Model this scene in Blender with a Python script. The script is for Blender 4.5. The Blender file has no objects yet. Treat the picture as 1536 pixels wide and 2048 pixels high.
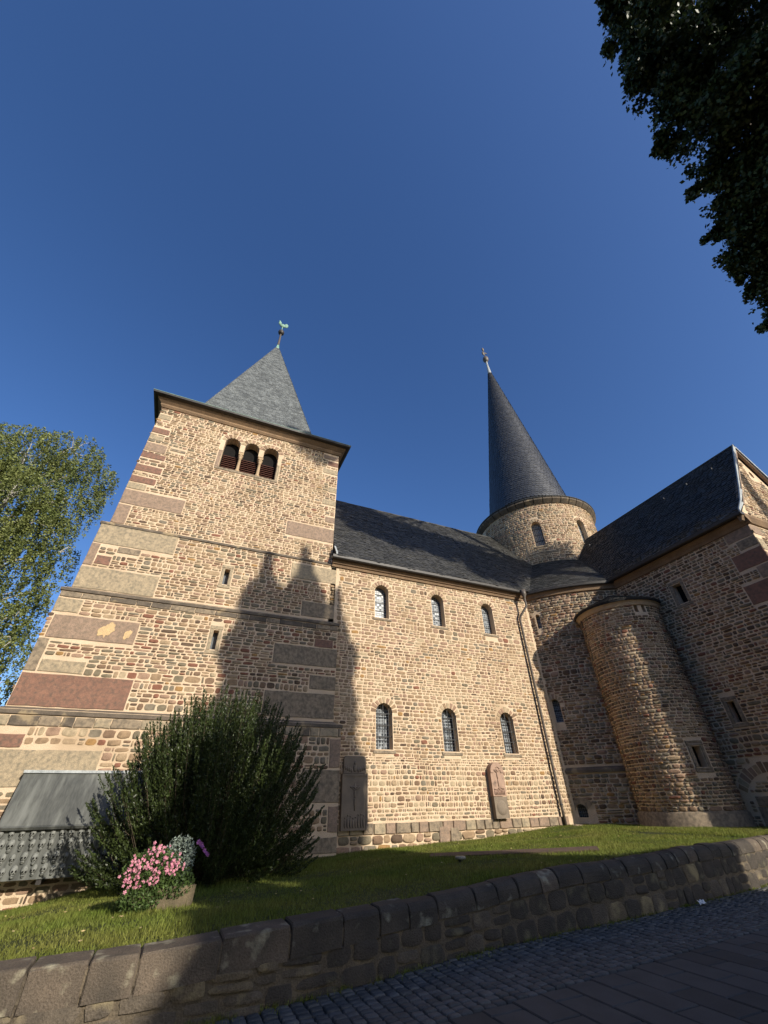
import bpy, bmesh, math, random
import numpy as np
from mathutils import Vector, Matrix
random.seed(7); rng = np.random.default_rng(7)
R = math.radians; pi = math.pi
sc = bpy.context.scene
C = sc.collection

# ------------------------------------------------------------ camera
TH, RO, YA, FPX = R(35.946), R(-1.2446), R(24.1375), 808.3
fw = np.array([math.sin(YA)*math.cos(TH), math.cos(YA)*math.cos(TH), math.sin(TH)])
rt = np.cross(fw, [0, 0, 1]); rt /= np.linalg.norm(rt); up = np.cross(rt, fw)
r2 = math.cos(RO)*rt+math.sin(RO)*up; u2 = -math.sin(RO)*rt+math.cos(RO)*up
cd = bpy.data.cameras.new('camera'); cam = bpy.data.objects.new('camera', cd); C.objects.link(cam)
cd.sensor_fit = 'VERTICAL'; cd.sensor_height = 24; cd.sensor_width = 18; cd.lens = FPX/2048*24
cd.clip_start = .05; cd.clip_end = 3000
cam.matrix_world = Matrix(((r2[0], u2[0], -fw[0], 0), (r2[1], u2[1], -fw[1], 0), (r2[2], u2[2], -fw[2], 1.6), (0, 0, 0, 1)))
sc.camera = cam
def pix(P):
    d = np.array([P[0], P[1], P[2]-1.6]); z = d@fw
    if z < .1: return (-1e4, -1e4)
    return (768+d@r2/z*FPX, 1024-d@u2/z*FPX)
# ------------------------------------------------------------ light
SUN_AZ, SUN_EL = 160.2, 25.0
w = bpy.data.worlds.new('World'); sc.world = w; w.use_nodes = True
nt = w.node_tree; bg = nt.nodes['Background']; sky = nt.nodes.new('ShaderNodeTexSky')
sky.sky_type = 'NISHITA'; sky.sun_disc = False; sky.sun_elevation = R(SUN_EL); sky.sun_rotation = R(SUN_AZ)
sky.altitude = 300; sky.air_density = 1.0; sky.dust_density = 1.3; sky.ozone_density = 3.0
hsv = nt.nodes.new('ShaderNodeHueSaturation'); hsv.inputs['Saturation'].default_value = 1.2; hsv.inputs['Hue'].default_value = .510
nt.links.new(sky.outputs[0], hsv.inputs['Color']); nt.links.new(hsv.outputs[0], bg.inputs[0]); bg.inputs[1].default_value = .145
sl = bpy.data.lights.new('sun', 'SUN'); sl.energy = 4.9; sl.angle = R(.53); sl.color = (1, .925, .80)
so = bpy.data.objects.new('sun', sl); C.objects.link(so)
sd = Vector((math.sin(R(SUN_AZ))*math.cos(R(SUN_EL)), math.cos(R(SUN_AZ))*math.cos(R(SUN_EL)), math.sin(R(SUN_EL))))
so.rotation_euler = (-sd).to_track_quat('-Z', 'Y').to_euler(); so.location = (20, -30, 40)
vs_ = sc.view_settings; vs_.view_transform = 'Standard'; vs_.look = 'None'; vs_.gamma = 1; vs_.exposure = 0.22
vs_.use_curve_mapping = False

# ------------------------------------------------------------ materials
def mat(name, c1, c2, rough=.9, s=6, s2=45, bump=.25, bdist=.01, stain=None, spec=.25, metal=0, island=0, trans=0, stain_s=1.2, thr=(.5, .62), streak=None):
    m = bpy.data.materials.new(name); m.use_nodes = True; n = m.node_tree.nodes; l = m.node_tree.links
    b = n['Principled BSDF']; g = n.new('ShaderNodeNewGeometry')
    def noise(sc_, det=4):
        t = n.new('ShaderNodeTexNoise'); t.inputs['Scale'].default_value = sc_; t.inputs['Detail'].default_value = det
        
        if streak:
            vm = n.new('ShaderNodeVectorMath'); vm.operation = 'MULTIPLY'; vm.inputs[1].default_value = streak; l.new(g.outputs['Position'], vm.inputs[0]); l.new(vm.outputs[0], t.inputs['Vector'])
        else: l.new(g.outputs['Position'], t.inputs['Vector'])
        return t
    def mixc(fac, a, bb):
        x = n.new('ShaderNodeMix'); x.data_type = 'RGBA'
        l.new(fac, x.inputs[0])
        for i, v in ((6, a), (7, bb)):
            if isinstance(v, tuple): x.inputs[i].default_value = (*v, 1)
            else: l.new(v, x.inputs[i])
        return x.outputs[2]
    def ramp(src, a, bb):
        r_ = n.new('ShaderNodeMapRange'); r_.inputs[1].default_value = a; r_.inputs[2].default_value = bb; l.new(src, r_.inputs[0]); return r_.outputs[0]
    t = noise(s); f = ramp(t.outputs[0], .3, .7)
    col = mixc(f, c1, c2)
    t2 = noise(s2, 6)
    hs = n.new('ShaderNodeHueSaturation'); l.new(col, hs.inputs['Color']); l.new(ramp(t2.outputs[0], .25, .75), hs.inputs['Value'])
    mr = hs.inputs['Value'].links[0].from_node; mr.inputs[3].default_value = .72; mr.inputs[4].default_value = 1.28
    col = hs.outputs[0]
    if stain:
        t3 = noise(stain_s, 7); col = mixc(ramp(t3.outputs[0], *thr), col, stain)
    if island:
        h2 = n.new('ShaderNodeHueSaturation'); l.new(col, h2.inputs['Color'])
        r3 = n.new('ShaderNodeMapRange'); l.new(g.outputs['Random Per Island'], r3.inputs[0]); r3.inputs[3].default_value = 1-island; r3.inputs[4].default_value = 1+island
        l.new(r3.outputs[0], h2.inputs['Value']); col = h2.outputs[0]
    l.new(col, b.inputs['Base Color']); b.inputs['Roughness'].default_value = rough
    b.inputs['Specular IOR Level'].default_value = spec; b.inputs['Metallic'].default_value = metal
    if bump:
        bp = n.new('ShaderNodeBump'); bp.inputs['Strength'].default_value = bump; bp.inputs['Distance'].default_value = bdist
        l.new(t2.outputs[0], bp.inputs['Height']); l.new(bp.outputs[0], b.inputs['Normal'])
    if trans:
        tr = n.new('ShaderNodeBsdfTranslucent'); l.new(col, tr.inputs[0]); mx = n.new('ShaderNodeMixShader'); mx.inputs[0].default_value = trans
        l.new(b.outputs[0], mx.inputs[1]); l.new(tr.outputs[0], mx.inputs[2]); l.new(mx.outputs[0], n['Material Output'].inputs[0])
    return m
def k(c, f): return tuple(min(1, x*f) for x in c)
M = {}
M['mortar'] = mat('mortar', (.67, .52, .36), (.59, .445, .30), s=2.5, s2=60, bump=.7, bdist=.02, stain=(.50, .37, .24), stain_s=.8, thr=(.52, .7))
SC = dict(tan=(.40, .275, .165), tan2=(.47, .34, .21), brown=(.27, .175, .11), dark=(.155, .105, .07), olive=(.25, .205, .135),
          grey=(.27, .225, .16), red=(.30, .135, .085), pink=(.42, .275, .185), ochre=(.43, .25, .10), pale=(.54, .42, .27))
PAL = list(SC)
SM = [mat('stone_'+q, k(SC[q], .88), k(SC[q], .6), s=9, s2=70, bump=.6, bdist=.012, stain=k(SC[q], .55), stain_s=7, thr=(.58, .7)) for q in PAL]
M['ash_red'] = mat('sandstone_red', (.27, .145, .10), (.21, .115, .082), s=5, s2=60, bump=.8, stain=(.13, .095, .072), stain_s=11, thr=(.44, .72))
M['ash_brown'] = mat('sandstone_brown', (.35, .245, .175), (.26, .185, .13), s=5, s2=60, bump=.8, stain=(.18, .14, .105), stain_s=11, thr=(.44, .74))
M['ash_pale'] = mat('sandstone_pale', (.44, .345, .225), (.33, .265, .175), s=5, s2=60, bump=.8, stain=(.22, .185, .13), stain_s=11, thr=(.42, .70))
M['ash_grey'] = mat('sandstone_grey', (.32, .25, .17), (.23, .18, .125), s=5, s2=60, bump=.8, stain=(.14, .115, .085), stain_s=10, thr=(.44, .72))
M['plaster'] = mat('old_plaster', (.62, .43, .22), (.5, .36, .2), s=6)
M['course'] = mat('string_course_stone', (.17, .135, .10), (.09, .075, .058), s=3, s2=35, bump=.6, stain=(.30, .23, .14), stain_s=2.5, thr=(.58, .66))
M['cornice'] = mat('cornice_stone', (.26, .17, .10), (.18, .12, .075), s=2, s2=30)
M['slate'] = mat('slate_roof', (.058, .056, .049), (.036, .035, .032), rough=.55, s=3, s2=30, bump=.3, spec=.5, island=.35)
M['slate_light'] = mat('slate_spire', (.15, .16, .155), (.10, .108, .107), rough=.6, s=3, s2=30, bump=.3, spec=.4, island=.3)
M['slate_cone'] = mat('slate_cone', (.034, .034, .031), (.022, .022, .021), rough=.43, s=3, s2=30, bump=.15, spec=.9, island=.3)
M['slate_cone'].node_tree.nodes['Principled BSDF'].inputs['IOR'].default_value = 1.55
M['deck'] = mat('roof_boarding', (.03, .03, .03), (.02, .02, .02), bump=0)
M['gutter'] = mat('dark_gutter_metal', (.05, .042, .036), (.03, .027, .025), rough=.5, bump=.1, spec=.4)
M['copper'] = mat('green_copper', (.24, .40, .30), (.16, .27, .21), rough=.6, bump=.1)
M['lead'] = mat('lead_flashing', (.42, .44, .43), (.28, .30, .30), rough=.55, bump=.15)
M['iron'] = mat('wrought_iron', (.07, .07, .07), (.045, .045, .045), rough=.5, bump=.1, spec=.4)
M['glass'] = mat('old_window_glass', (.10, .115, .13), (.05, .06, .07), rough=.42, s=9, s2=30, bump=.25, bdist=.01, spec=.3)
M['pane'] = mat('leaded_pane_glass', (.06, .07, .08), (.03, .036, .042), rough=.3, s=9, s2=30, bump=.1, bdist=.003, spec=.35, island=.3)
M['came'] = mat('window_lattice', (.34, .37, .38), (.26, .28, .30), rough=.5, bump=0)
M['void'] = mat('dark_recess', (.008, .007, .006), (.005, .004, .004), bump=0)
M['louvre'] = mat('louvre_wood', (.13, .05, .035), (.09, .035, .025), rough=.8)
M['column'] = mat('column_stone', (.45, .33, .20), (.38, .27, .17), s=5)
M['pipe'] = mat('downpipe_metal', (.14, .115, .09), (.08, .065, .055), rough=.5, bump=.1, spec=.4)
M['panel'] = mat('grey_metal_panel', (.095, .098, .088), (.06, .063, .06), rough=.6, s=2, s2=18, bump=.15, stain=(.16, .165, .15), stain_s=3, thr=(.48, .68), streak=(1.6, 1, .16))
M['skull'] = mat('cast_skull', (.23, .235, .215), (.15, .155, .14), rough=.6, s=14)
M['epitaph_red'] = mat('epitaph_red_sandstone', (.42, .28, .205), (.33, .225, .165), s=4, s2=50, stain=(.13, .095, .075), stain_s=4, thr=(.6, .72))
M['epitaph_grey'] = mat('epitaph_grey_sandstone', (.24, .19, .14), (.18, .145, .11), s=4, s2=50)
M['wallstone'] = mat('garden_wall_stone', (.13, .105, .078), (.075, .062, .048), s=5, s2=55, bump=.9, bdist=.015, stain=(.27, .22, .13), stain_s=3.0, thr=(.55, .72))
M['wallstone2'] = mat('garden_wall_stone_ochre', (.17, .13, .08), (.10, .08, .055), s=5, s2=55, bump=.9, bdist=.015, stain=(.30, .24, .13), stain_s=3.5, thr=(.52, .7))
M['wallcap'] = mat('garden_wall_cap', (.145, .112, .082), (.075, .062, .048), s=3, s2=60, bump=.9, bdist=.015, stain=(.30, .27, .19), stain_s=5, thr=(.56, .70))
M['wallcap_dark'] = mat('blackened_wall_cap', (.085, .07, .055), (.042, .037, .031), s=3, s2=60, bump=.9, bdist=.015, stain=(.22, .21, .16), stain_s=6, thr=(.60, .74))  # darker cap tone for most of the wall's middle run
M['wallstone_dark'] = mat('blackened_wall_stone', (.08, .066, .052), (.04, .035, .03), s=4, s2=60, bump=.9, bdist=.015, stain=(.16, .14, .09), stain_s=4, thr=(.56, .74))  # darker stone tone, used mostly right of the wall's left end
M['wallmortar'] = mat('garden_wall_mortar', (.15, .118, .08), (.08, .065, .047), s=4, s2=50, bump=.8, bdist=.02)
M['sett'] = mat('basalt_sett', (.095, .092, .085), (.062, .060, .056), rough=.75, s=7, s2=80, bump=.4, spec=.3)
M['sett2'] = mat('basalt_sett_lighter', (.13, .125, .115), (.085, .082, .077), rough=.75, s=7, s2=80, bump=.4, spec=.3)
M['slab'] = mat('paving_slab', (.085, .080, .074), (.064, .060, .056), rough=.8, s=3, s2=120, bump=.2, bdist=.003)
M['slab2'] = mat('paving_slab_darker', (.064, .060, .055), (.05, .047, .043), rough=.8, s=3, s2=120, bump=.2, bdist=.003)
M['street'] = mat('street_bedding', (.028, .026, .024), (.018, .017, .016), s=5)
M['ground'] = mat('distant_ground', (.07, .08, .04), (.10, .09, .06), s=.3)
M['soil'] = mat('lawn_soil', (.045, .055, .018), (.035, .042, .015), s=1.5, s2=40, bump=.8, bdist=.03)
M['grass'] = mat('grass_blades', (.14, .19, .03), (.23, .23, .055), rough=.6, s=.9, s2=6, bump=0, island=.4, trans=.35, spec=.2)
M['birch'] = mat('birch_leaf', (.24, .26, .085), (.13, .165, .05), rough=.5, s=.8, s2=5, bump=0, island=.4, trans=.3)
M['dark_leaf'] = mat('lime_leaf', (.045, .068, .022), (.026, .042, .014), rough=.5, s=.8, s2=5, bump=0, island=.4, trans=.12)
M['shrub'] = mat('shrub_leaf', (.055, .075, .02), (.026, .038, .012), rough=.42, s=2, s2=8, bump=0, island=.45, trans=.1, spec=.3)
M['herb'] = mat('herb_leaf', (.10, .15, .04), (.06, .10, .03), rough=.5, s=8, s2=20, bump=0, island=.4, trans=.3)
M['silver'] = mat('silver_leaf', (.26, .30, .25), (.16, .2, .16), rough=.6, s=8, s2=20, bump=0, island=.3)
M['pink'] = mat('pink_petal', (.74, .36, .42), (.52, .16, .25), rough=.5, s=20, s2=40, bump=0, island=.5, trans=.25)
M['magenta'] = mat('magenta_petal', (.5, .2, .5), (.4, .13, .38), rough=.5, s=20, s2=40, bump=0, trans=.25)
M['wood'] = mat('grey_twig', (.10, .075, .05), (.06, .045, .03), s=8, s2=30)
M['birchbark'] = mat('birch_bark', (.55, .52, .46), (.35, .32, .28), s=6, s2=20)
M['trough'] = mat('stone_trough', (.17, .13, .08), (.09, .075, .045), s=5, s2=50, bump=.7)
M['white'] = mat('white_paper', (.7, .7, .68), (.6, .6, .6), bump=0)
M['lamp'] = mat('lamp_top_metal', (.3, .27, .2), (.24, .22, .17), rough=.5, bump=0)
M['board'] = mat('flat_brown_stone', (.13, .085, .06), (.09, .06, .045), s=4, s2=40)
M['render'] = mat('house_render', (.5, .46, .38), (.45, .41, .34), s=1)

# ------------------------------------------------------------ helpers
def props(o, label=None, cat=None, group=None, kind=None):
    for a, v in (('label', label), ('category', cat), ('group', group), ('kind', kind)):
        if v: o[a] = v
    return o
def link(name, me, parent=None, mats=None, **kw):
    o = bpy.data.objects.new(name, me); C.objects.link(o)
    if mats is not None and me is not None:
        for m in (mats if isinstance(mats, (list, tuple)) else [mats]): me.materials.append(m)
    if parent: o.parent = parent
    return props(o, **kw)
def mesh_np(name, V, F, mi=None, smooth=False):
    """V (n,3); F (m,k) equal-size faces"""
    V = np.asarray(V, np.float32); F = np.asarray(F, np.int32)
    me = bpy.data.meshes.new(name); me.vertices.add(len(V)); me.vertices.foreach_set('co', V.ravel())
    kk = F.shape[1]; me.loops.add(F.size); me.loops.foreach_set('vertex_index', F.ravel())
    me.polygons.add(len(F)); me.polygons.foreach_set('loop_start', np.arange(0, F.size, kk, dtype=np.int32))
    if mi is not None: me.polygons.foreach_set('material_index', np.asarray(mi, np.int32))
    if smooth: me.polygons.foreach_set('use_smooth', np.ones(len(F), bool))
    me.update(calc_edges=True); return me
class MB:
    def __init__(s): s.v = []; s.f = []; s.m = []
    def add(s, V, F, mi=0):
        n = len(s.v); s.v += [tuple(p) for p in V]; s.f += [tuple(i+n for i in f) for f in F]; s.m += [mi]*len(F)
    def box(s, a, b, mi=0, fr=None):
        x0, y0, z0 = a; x1, y1, z1 = b
        V = [(x0, y0, z0), (x1, y0, z0), (x1, y1, z0), (x0, y1, z0), (x0, y0, z1), (x1, y0, z1), (x1, y1, z1), (x0, y1, z1)]
        if fr: V = [fr(*p) for p in V]
        s.add(V, [(0, 3, 2, 1), (4, 5, 6, 7), (0, 1, 5, 4), (1, 2, 6, 5), (2, 3, 7, 6), (3, 0, 4, 7)], mi)
    def prism(s, prof, a, b, fn, mi=0):
        """closed profile [(p,q)] swept from a to b; fn(t,p,q)->xyz"""
        n = len(prof); V = [fn(a, *p) for p in prof]+[fn(b, *p) for p in prof]
        s.add(V, [tuple(range(n)), tuple(range(2*n-1, n-1, -1))]+[(i, i+n, (i+1) % n+n, (i+1) % n) for i in range(n)], mi)
    def tube(s, pts, r, n=8, mi=0, caps=True):
        pts = [Vector(p) for p in pts]; rs = r if isinstance(r, (list, tuple)) else [r]*len(pts); V = []; F = []
        for i, p in enumerate(pts):
            d = (pts[min(i+1, len(pts)-1)]-pts[max(i-1, 0)]).normalized()
            a = d.orthogonal().normalized() if i == 0 else (a-d*a.dot(d)).normalized()
            b = d.cross(a)
            for j in range(n):
                t = 2*pi*j/n; V.append(p+(a*math.cos(t)+b*math.sin(t))*rs[i])
        for i in range(len(pts)-1):
            for j in range(n): F.append((i*n+j, i*n+(j+1) % n, (i+1)*n+(j+1) % n, (i+1)*n+j))
        if caps: F += [tuple(range(n-1, -1, -1)), tuple(range((len(pts)-1)*n, len(pts)*n))]
        s.add(V, F, mi)
    def lathe(s, prof, c=(0, 0, 0), n=24, mi=0, a0=0, a1=2*pi):
        V = []; F = []; full = abs(a1-a0-2*pi) < 1e-6; nn = n if full else n+1
        for r, z in prof:
            for j in range(nn):
                t = a0+(a1-a0)*j/n; V.append((c[0]+r*math.cos(t), c[1]+r*math.sin(t), c[2]+z))
        for i in range(len(prof)-1):
            for j in range(n): F.append((i*nn+j, i*nn+(j+1) % nn, (i+1)*nn+(j+1) % nn, (i+1)*nn+j))
        s.add(V, F, mi)
    def blob(s, c, r, n=8, m=6, mi=0, fr=None):
        V = []; F = []
        for i in range(m+1):
            ph = pi*i/m
            for j in range(n):
                t = 2*pi*j/n; p = (c[0]+r[0]*math.sin(ph)*math.cos(t), c[1]+r[1]*math.sin(ph)*math.sin(t), c[2]+r[2]*math.cos(ph)); V.append(fr(*p) if fr else p)
        for i in range(m):
            for j in range(n): F.append((i*n+j, (i+1)*n+j, (i+1)*n+(j+1) % n, i*n+(j+1) % n))
        s.add(V, F, mi)
    def mesh(s, name, smooth=False):
        me = bpy.data.meshes.new(name); me.from_pydata(s.v, [], s.f); me.polygons.foreach_set('material_index', s.m)
        if smooth: me.polygons.foreach_set('use_smooth', [True]*len(s.f))
        me.update(); return me
    def build(s, name, mats, parent=None, smooth=False, fix=True, **kw):
        me = s.mesh(name, smooth)
        if fix:
            bm = bmesh.new(); bm.from_mesh(me); bmesh.ops.recalc_face_normals(bm, faces=bm.faces); bm.to_mesh(me); bm.free()
        return link(name, me, parent, mats, **kw)
def carve(o, cut):
    """boolean-subtract list of MB solids from object o"""
    cs = []
    for c in cut:
        co = c.build('cutter', [M['mortar']]); cs.append(co)
        md = o.modifiers.new('b', 'BOOLEAN'); md.operation = 'DIFFERENCE'; md.object = co; md.solver = 'EXACT'
    dg = bpy.context.evaluated_depsgraph_get(); me = bpy.data.meshes.new_from_object(o.evaluated_get(dg))
    o.modifiers.clear(); o.data = me
    for c in cs: bpy.data.objects.remove(c, do_unlink=True)

# surface frames: (u, v, d) -> xyz with d outwards
def planeY(Y): return lambda u, v, d=0: (u, Y-d, v)
def planeX(X): return lambda u, v, d=0: (X-d, u, v)          # faces -X, u = Y
def cyl(cx, cy, Rr): return lambda u, v, d=0: (cx+(Rr+d)*math.cos(u/Rr), cy+(Rr+d)*math.sin(u/Rr), v)
def local(S, uc, vb):
    """flat frame tangent to surface S at (uc, vb)"""
    o = Vector(S(uc, vb)); t = (Vector(S(uc+.01, vb))-Vector(S(uc-.01, vb))).normalized(); n = (Vector(S(uc, vb, .1))-o).normalized()
    return lambda u, v, d=0: tuple(o+t*u+n*d+Vector((0, 0, v)))

def arch_prof(wd, h, n=10):
    r = wd/2; P = [(-r, 0), (r, 0), (r, h-r)]
    for i in range(1, n): t = pi*i/n; P.append((r*math.cos(t), h-r+r*math.sin(t)))
    P.append((-r, h-r)); return P
def cutter(L, prof, d0, d1):
    m = MB(); m.prism(prof, d0, d1, lambda t, p, q: L(p, q, t)); return m

# ------------------------------------------------------------ rubble stones
def stone_templates(n=12, seed=3):
    rd = random.Random(seed); out = []
    for q in range(n):
        ne = 12; V = []; ph = rd.random()*.3
        ex = rd.uniform(3.5, 9)
        ring = []
        for i in range(ne):
            t = 2*pi*(i+.5)/ne+rd.uniform(-.1, .1)
            c, s = math.cos(t), math.sin(t)
            rr = (abs(c)**ex+abs(s)**ex)**(-1/ex)*rd.uniform(.9, 1.04)
            ring.append((c*rr*.5, s*rr*.5))
        for x, z in ring: V.append((x, .6, z))
        for x, z in ring: V.append((x*.93, -.85-rd.uniform(-.12, .12), z*.88))
        for x, z in ring[::2]: V.append((x*.5, -1+rd.uniform(-.28, .28), z*.5))
        F = [(i, (i+1) % ne, ne+(i+1) % ne, ne+i) for i in range(ne)]
        h = ne//2
        for i in range(h):
            a = ne+2*i; b = ne+(2*i+1) % ne; c_ = ne+(2*i+2) % ne; p = 2*ne+i; q_ = 2*ne+(i+1) % h
            F += [(a, b, p), (b, q_, p), (b, c_, q_)]
        F.append(tuple(2*ne+i for i in range(h)))
        T = []
        for f in F:
            for i in range(1, len(f)-1): T.append((f[0], f[i], f[i+1]))
        out.append((np.array(V), np.array(T)))
    return out
TPL = stone_templates()
_tm = {}
def tpl_mesh(i):
    if i not in _tm: _tm[i] = mesh_np('stone', TPL[i][0], TPL[i][1]); _tm[i].materials.append(SM[0])
    return _tm[i]
class Stones(list): pass
def lay(S, u0, u1, v0, v1, blocks=(), hr=(.09, .17), wr=(.12, .38), gap=.021, depth=.016, wts=None, wave=.012, arches=(), rough=1, tall=.08):
    """courses of rubble between u0..u1, v0..v1 skipping rect blocks (u0,u1,v0,v1) and arches (uc,vspring,r)"""
    out = []; v = v0; ph = random.random()*9
    wts = wts or [5, 4, 3, .8, 2.5, 2, .5, 3, .2, 2]
    while v < v1-.05:
        h = random.uniform(*hr)*random.choices([1, .72, 1.35], [6, 2, 1])[0]; h = min(h, v1-v)
        if v1-(v+h) < .05: h = v1-v
        iv = [(b[0], b[1]) for b in blocks if b[2] < v+h-.01 and b[3] > v+.01]
        for uc, vsn, r in arches:
            if v+h > vsn and v < vsn+r:
                dv = max(0, v-vsn); hw = math.sqrt(max(0, r*r-dv*dv)); iv.append((uc-hw, uc+hw))
        iv.sort(); u = u0-random.random()*.1
        while u < u1:
            hit = [i for i in iv if i[0] <= u+1e-4 < i[1]]
            if hit: u = max(i[1] for i in hit); continue
            nxt = min([i[0] for i in iv if i[0] > u]+[u1])
            wd = random.uniform(*wr)
            if random.random() < tall: wd = random.uniform(.06, .1)
            elif random.random() < .07: wd *= 1.5
            if nxt-(u+wd) < .07: wd = nxt-u
            if wd > wr[1]*1.5: wd = (nxt-u)/2
            if wd > .045:
                parts = [(v, h)]
                if h > .12 and random.random() < .16 and wd > .1: s_ = random.uniform(.4, .6); parts = [(v, h*s_), (v+h*s_, h*(1-s_))]
                for (vv, hh) in parts:
                    uc = u+wd/2; vc = vv+hh/2+wave*(math.sin(uc*.9+ph+v*.7)+.4*math.sin(uc*3.1+v*1.3))+random.uniform(-.006, .006)
                    pf = math.sin(uc*.83+1.7*math.sin(vc*.61))*math.sin(vc*.97+.6*uc)+.5*math.sin(uc*2.3-vc*1.9)
                    w2 = [wts[0], wts[1]*max(.2, 1-pf), wts[2]*max(.2, 1+pf), wts[3]*max(.1, 1+1.3*pf), wts[4]*max(.2, 1+.8*pf), wts[5]*max(.2, 1+pf), wts[6], wts[7], wts[8], wts[9]*max(.2, 1-pf)]
                    if uc > u0-.05 and hh > .045:
                        out.append((S, uc, vc, max(.04, wd-gap*random.uniform(.6, 1.5)), max(.035, hh-gap*random.uniform(.6, 1.4)), depth*random.uniform(.4, 1.7)*rough,
                                    random.choices(range(10), w2)[0], random.randrange(12), random.uniform(-.05, .05)))
            u += wd
        v += h
    return out
ALL = []   # (area, walltag, stone)
def finish_stones(tag, parent, stones):
    for s in stones:
        S, uc, vc = s[:3]; P = np.array(S(uc, vc)); x, y = pix(P); a = 0
        if 0 < x < 1536 and 0 < y < 2048:
            n = np.array(S(uc, vc, .1))-P; view = np.array([0, 0, 1.6])-P
            if n@view > 0:
                q = [pix(S(uc+i*s[3]/2, vc+j*s[4]/2)) for i, j in ((-1, -1), (1, -1), (1, 1), (-1, 1))]
                a = abs(sum(q[i][0]*q[(i+1) % 4][1]-q[(i+1) % 4][0]*q[i][1] for i in range(4)))/2
                if ((x-400)/230)**2+((y-1620)/210)**2 < 1: a = 0
        ALL.append((a, parent, s))
def frame_of(s):
    S, uc, vc, wd, h, dp, ti, tp, rot = s
    o = np.array(S(uc, vc)); t = np.array(S(uc+.01, vc))-np.array(S(uc-.01, vc)); t /= np.linalg.norm(t)
    n = np.array(S(uc, vc, .1))-o; n /= np.linalg.norm(n); z = np.array([0, 0, 1.])
    t2 = t*math.cos(rot)+z*math.sin(rot); z2 = -t*math.sin(rot)+z*math.cos(rot)
    return o, t2*wd, -n*dp, z2*h
def emit_stones(limit, name='stone', joined='rubble_stones'):
    ALL.sort(key=lambda q: -q[0]); rest = {}
    for i, (a, par, s) in enumerate(ALL):
        if i < limit and a > 0:
            o_, tx, ny, zz = frame_of(s)
            ob = bpy.data.objects.new(name, tpl_mesh(s[7])); C.objects.link(ob); ob.parent = par
            ob.matrix_world = Matrix(((tx[0], ny[0], zz[0], o_[0]), (tx[1], ny[1], zz[1], o_[1]), (tx[2], ny[2], zz[2], o_[2]), (0, 0, 0, 1)))
            ob.material_slots[0].link = 'OBJECT'; ob.material_slots[0].material = SM[s[6]]
        else: rest.setdefault(par.name, (par, []))[1].append(s)
    for par, L in rest.values():
        Vs, Fs, Ms = [], [], []; n = 0
        for s in L:
            o_, tx, ny, zz = frame_of(s); V, T = TPL[s[7]]
            Vs.append(o_+V[:, :1]*tx+V[:, 1:2]*ny+V[:, 2:3]*zz); Fs.append(T+n); Ms += [s[6]]*len(T); n += len(V)
        me = mesh_np(joined, np.concatenate(Vs), np.concatenate(Fs), Ms)
        link(joined, me, par, SM, kind='stuff')
def block(S, u0, u1, v0, v1, m, parent, d=.02, name='quoin_stone', inset=.012, mats=None, label=None):
    """one big squared stone, slightly proud, irregular edge"""
    mb = MB(); n = []; g = inset
    nu = max(2, int((u1-u0)/.25)+1); nv = 3
    base = []; front = []
    per = [(u0+(u1-u0)*i/nu, v0) for i in range(nu)]+[(u1, v0+(v1-v0)*i/nv) for i in range(nv)]+[(u1-(u1-u0)*i/nu, v1) for i in range(nu)]+[(u0, v1-(v1-v0)*i/nv) for i in range(nv)]
    cu, cv = (u0+u1)/2, (v0+v1)/2
    pj_ = [(u+random.uniform(-g, g)*.7, v+random.uniform(-g, g)*.7) for u, v in per]
    V = [S(u, v, -.05) for u, v in pj_]+[S(u, v, d*.6) for u, v in pj_]+[S(u+(cu-u)*.02*(.5/max(.3, u1-u0))-(g if u > cu else -g), v-(g if v > cv else -g), d) for u, v in pj_]
    N = len(per); F = [(i, (i+1) % N, N+(i+1) % N, N+i) for i in range(N)]+[(N+i, N+(i+1) % N, 2*N+(i+1) % N, 2*N+i) for i in range(N)]+[tuple(range(2*N, 3*N))]
    mb.add(V, F); return mb.build(name, [M[m]], parent, label=label)
def voussoirs(S, uc, vsn, r, ring, parent, n=9, d=.015, a0=0, a1=pi):
    for i in range(n):
        t0 = a0+(a1-a0)*i/n+.03/r*.6; t1 = a0+(a1-a0)*(i+1)/n-.03/r*.6; rr = r+ring*random.uniform(.8, 1.15)
        Q = [(r+.005, t0), (rr, t0), (rr, t1), (r+.005, t1)]
        mb = MB(); V = [S(uc+a*math.cos(t), vsn+a*math.sin(t), -.03) for a, t in Q]+[S(uc+a*math.cos(t), vsn+a*math.sin(t), d*random.uniform(.7, 1.3)) for a, t in Q]
        mb.add(V, [(0, 1, 2, 3), (4, 5, 6, 7), (0, 1, 5, 4), (1, 2, 6, 5), (2, 3, 7, 6), (3, 0, 4, 7)])
        mb.build('arch_stone', [SM[random.choice([0, 1, 1, 7, 7, 2, 9])]], parent)

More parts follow.
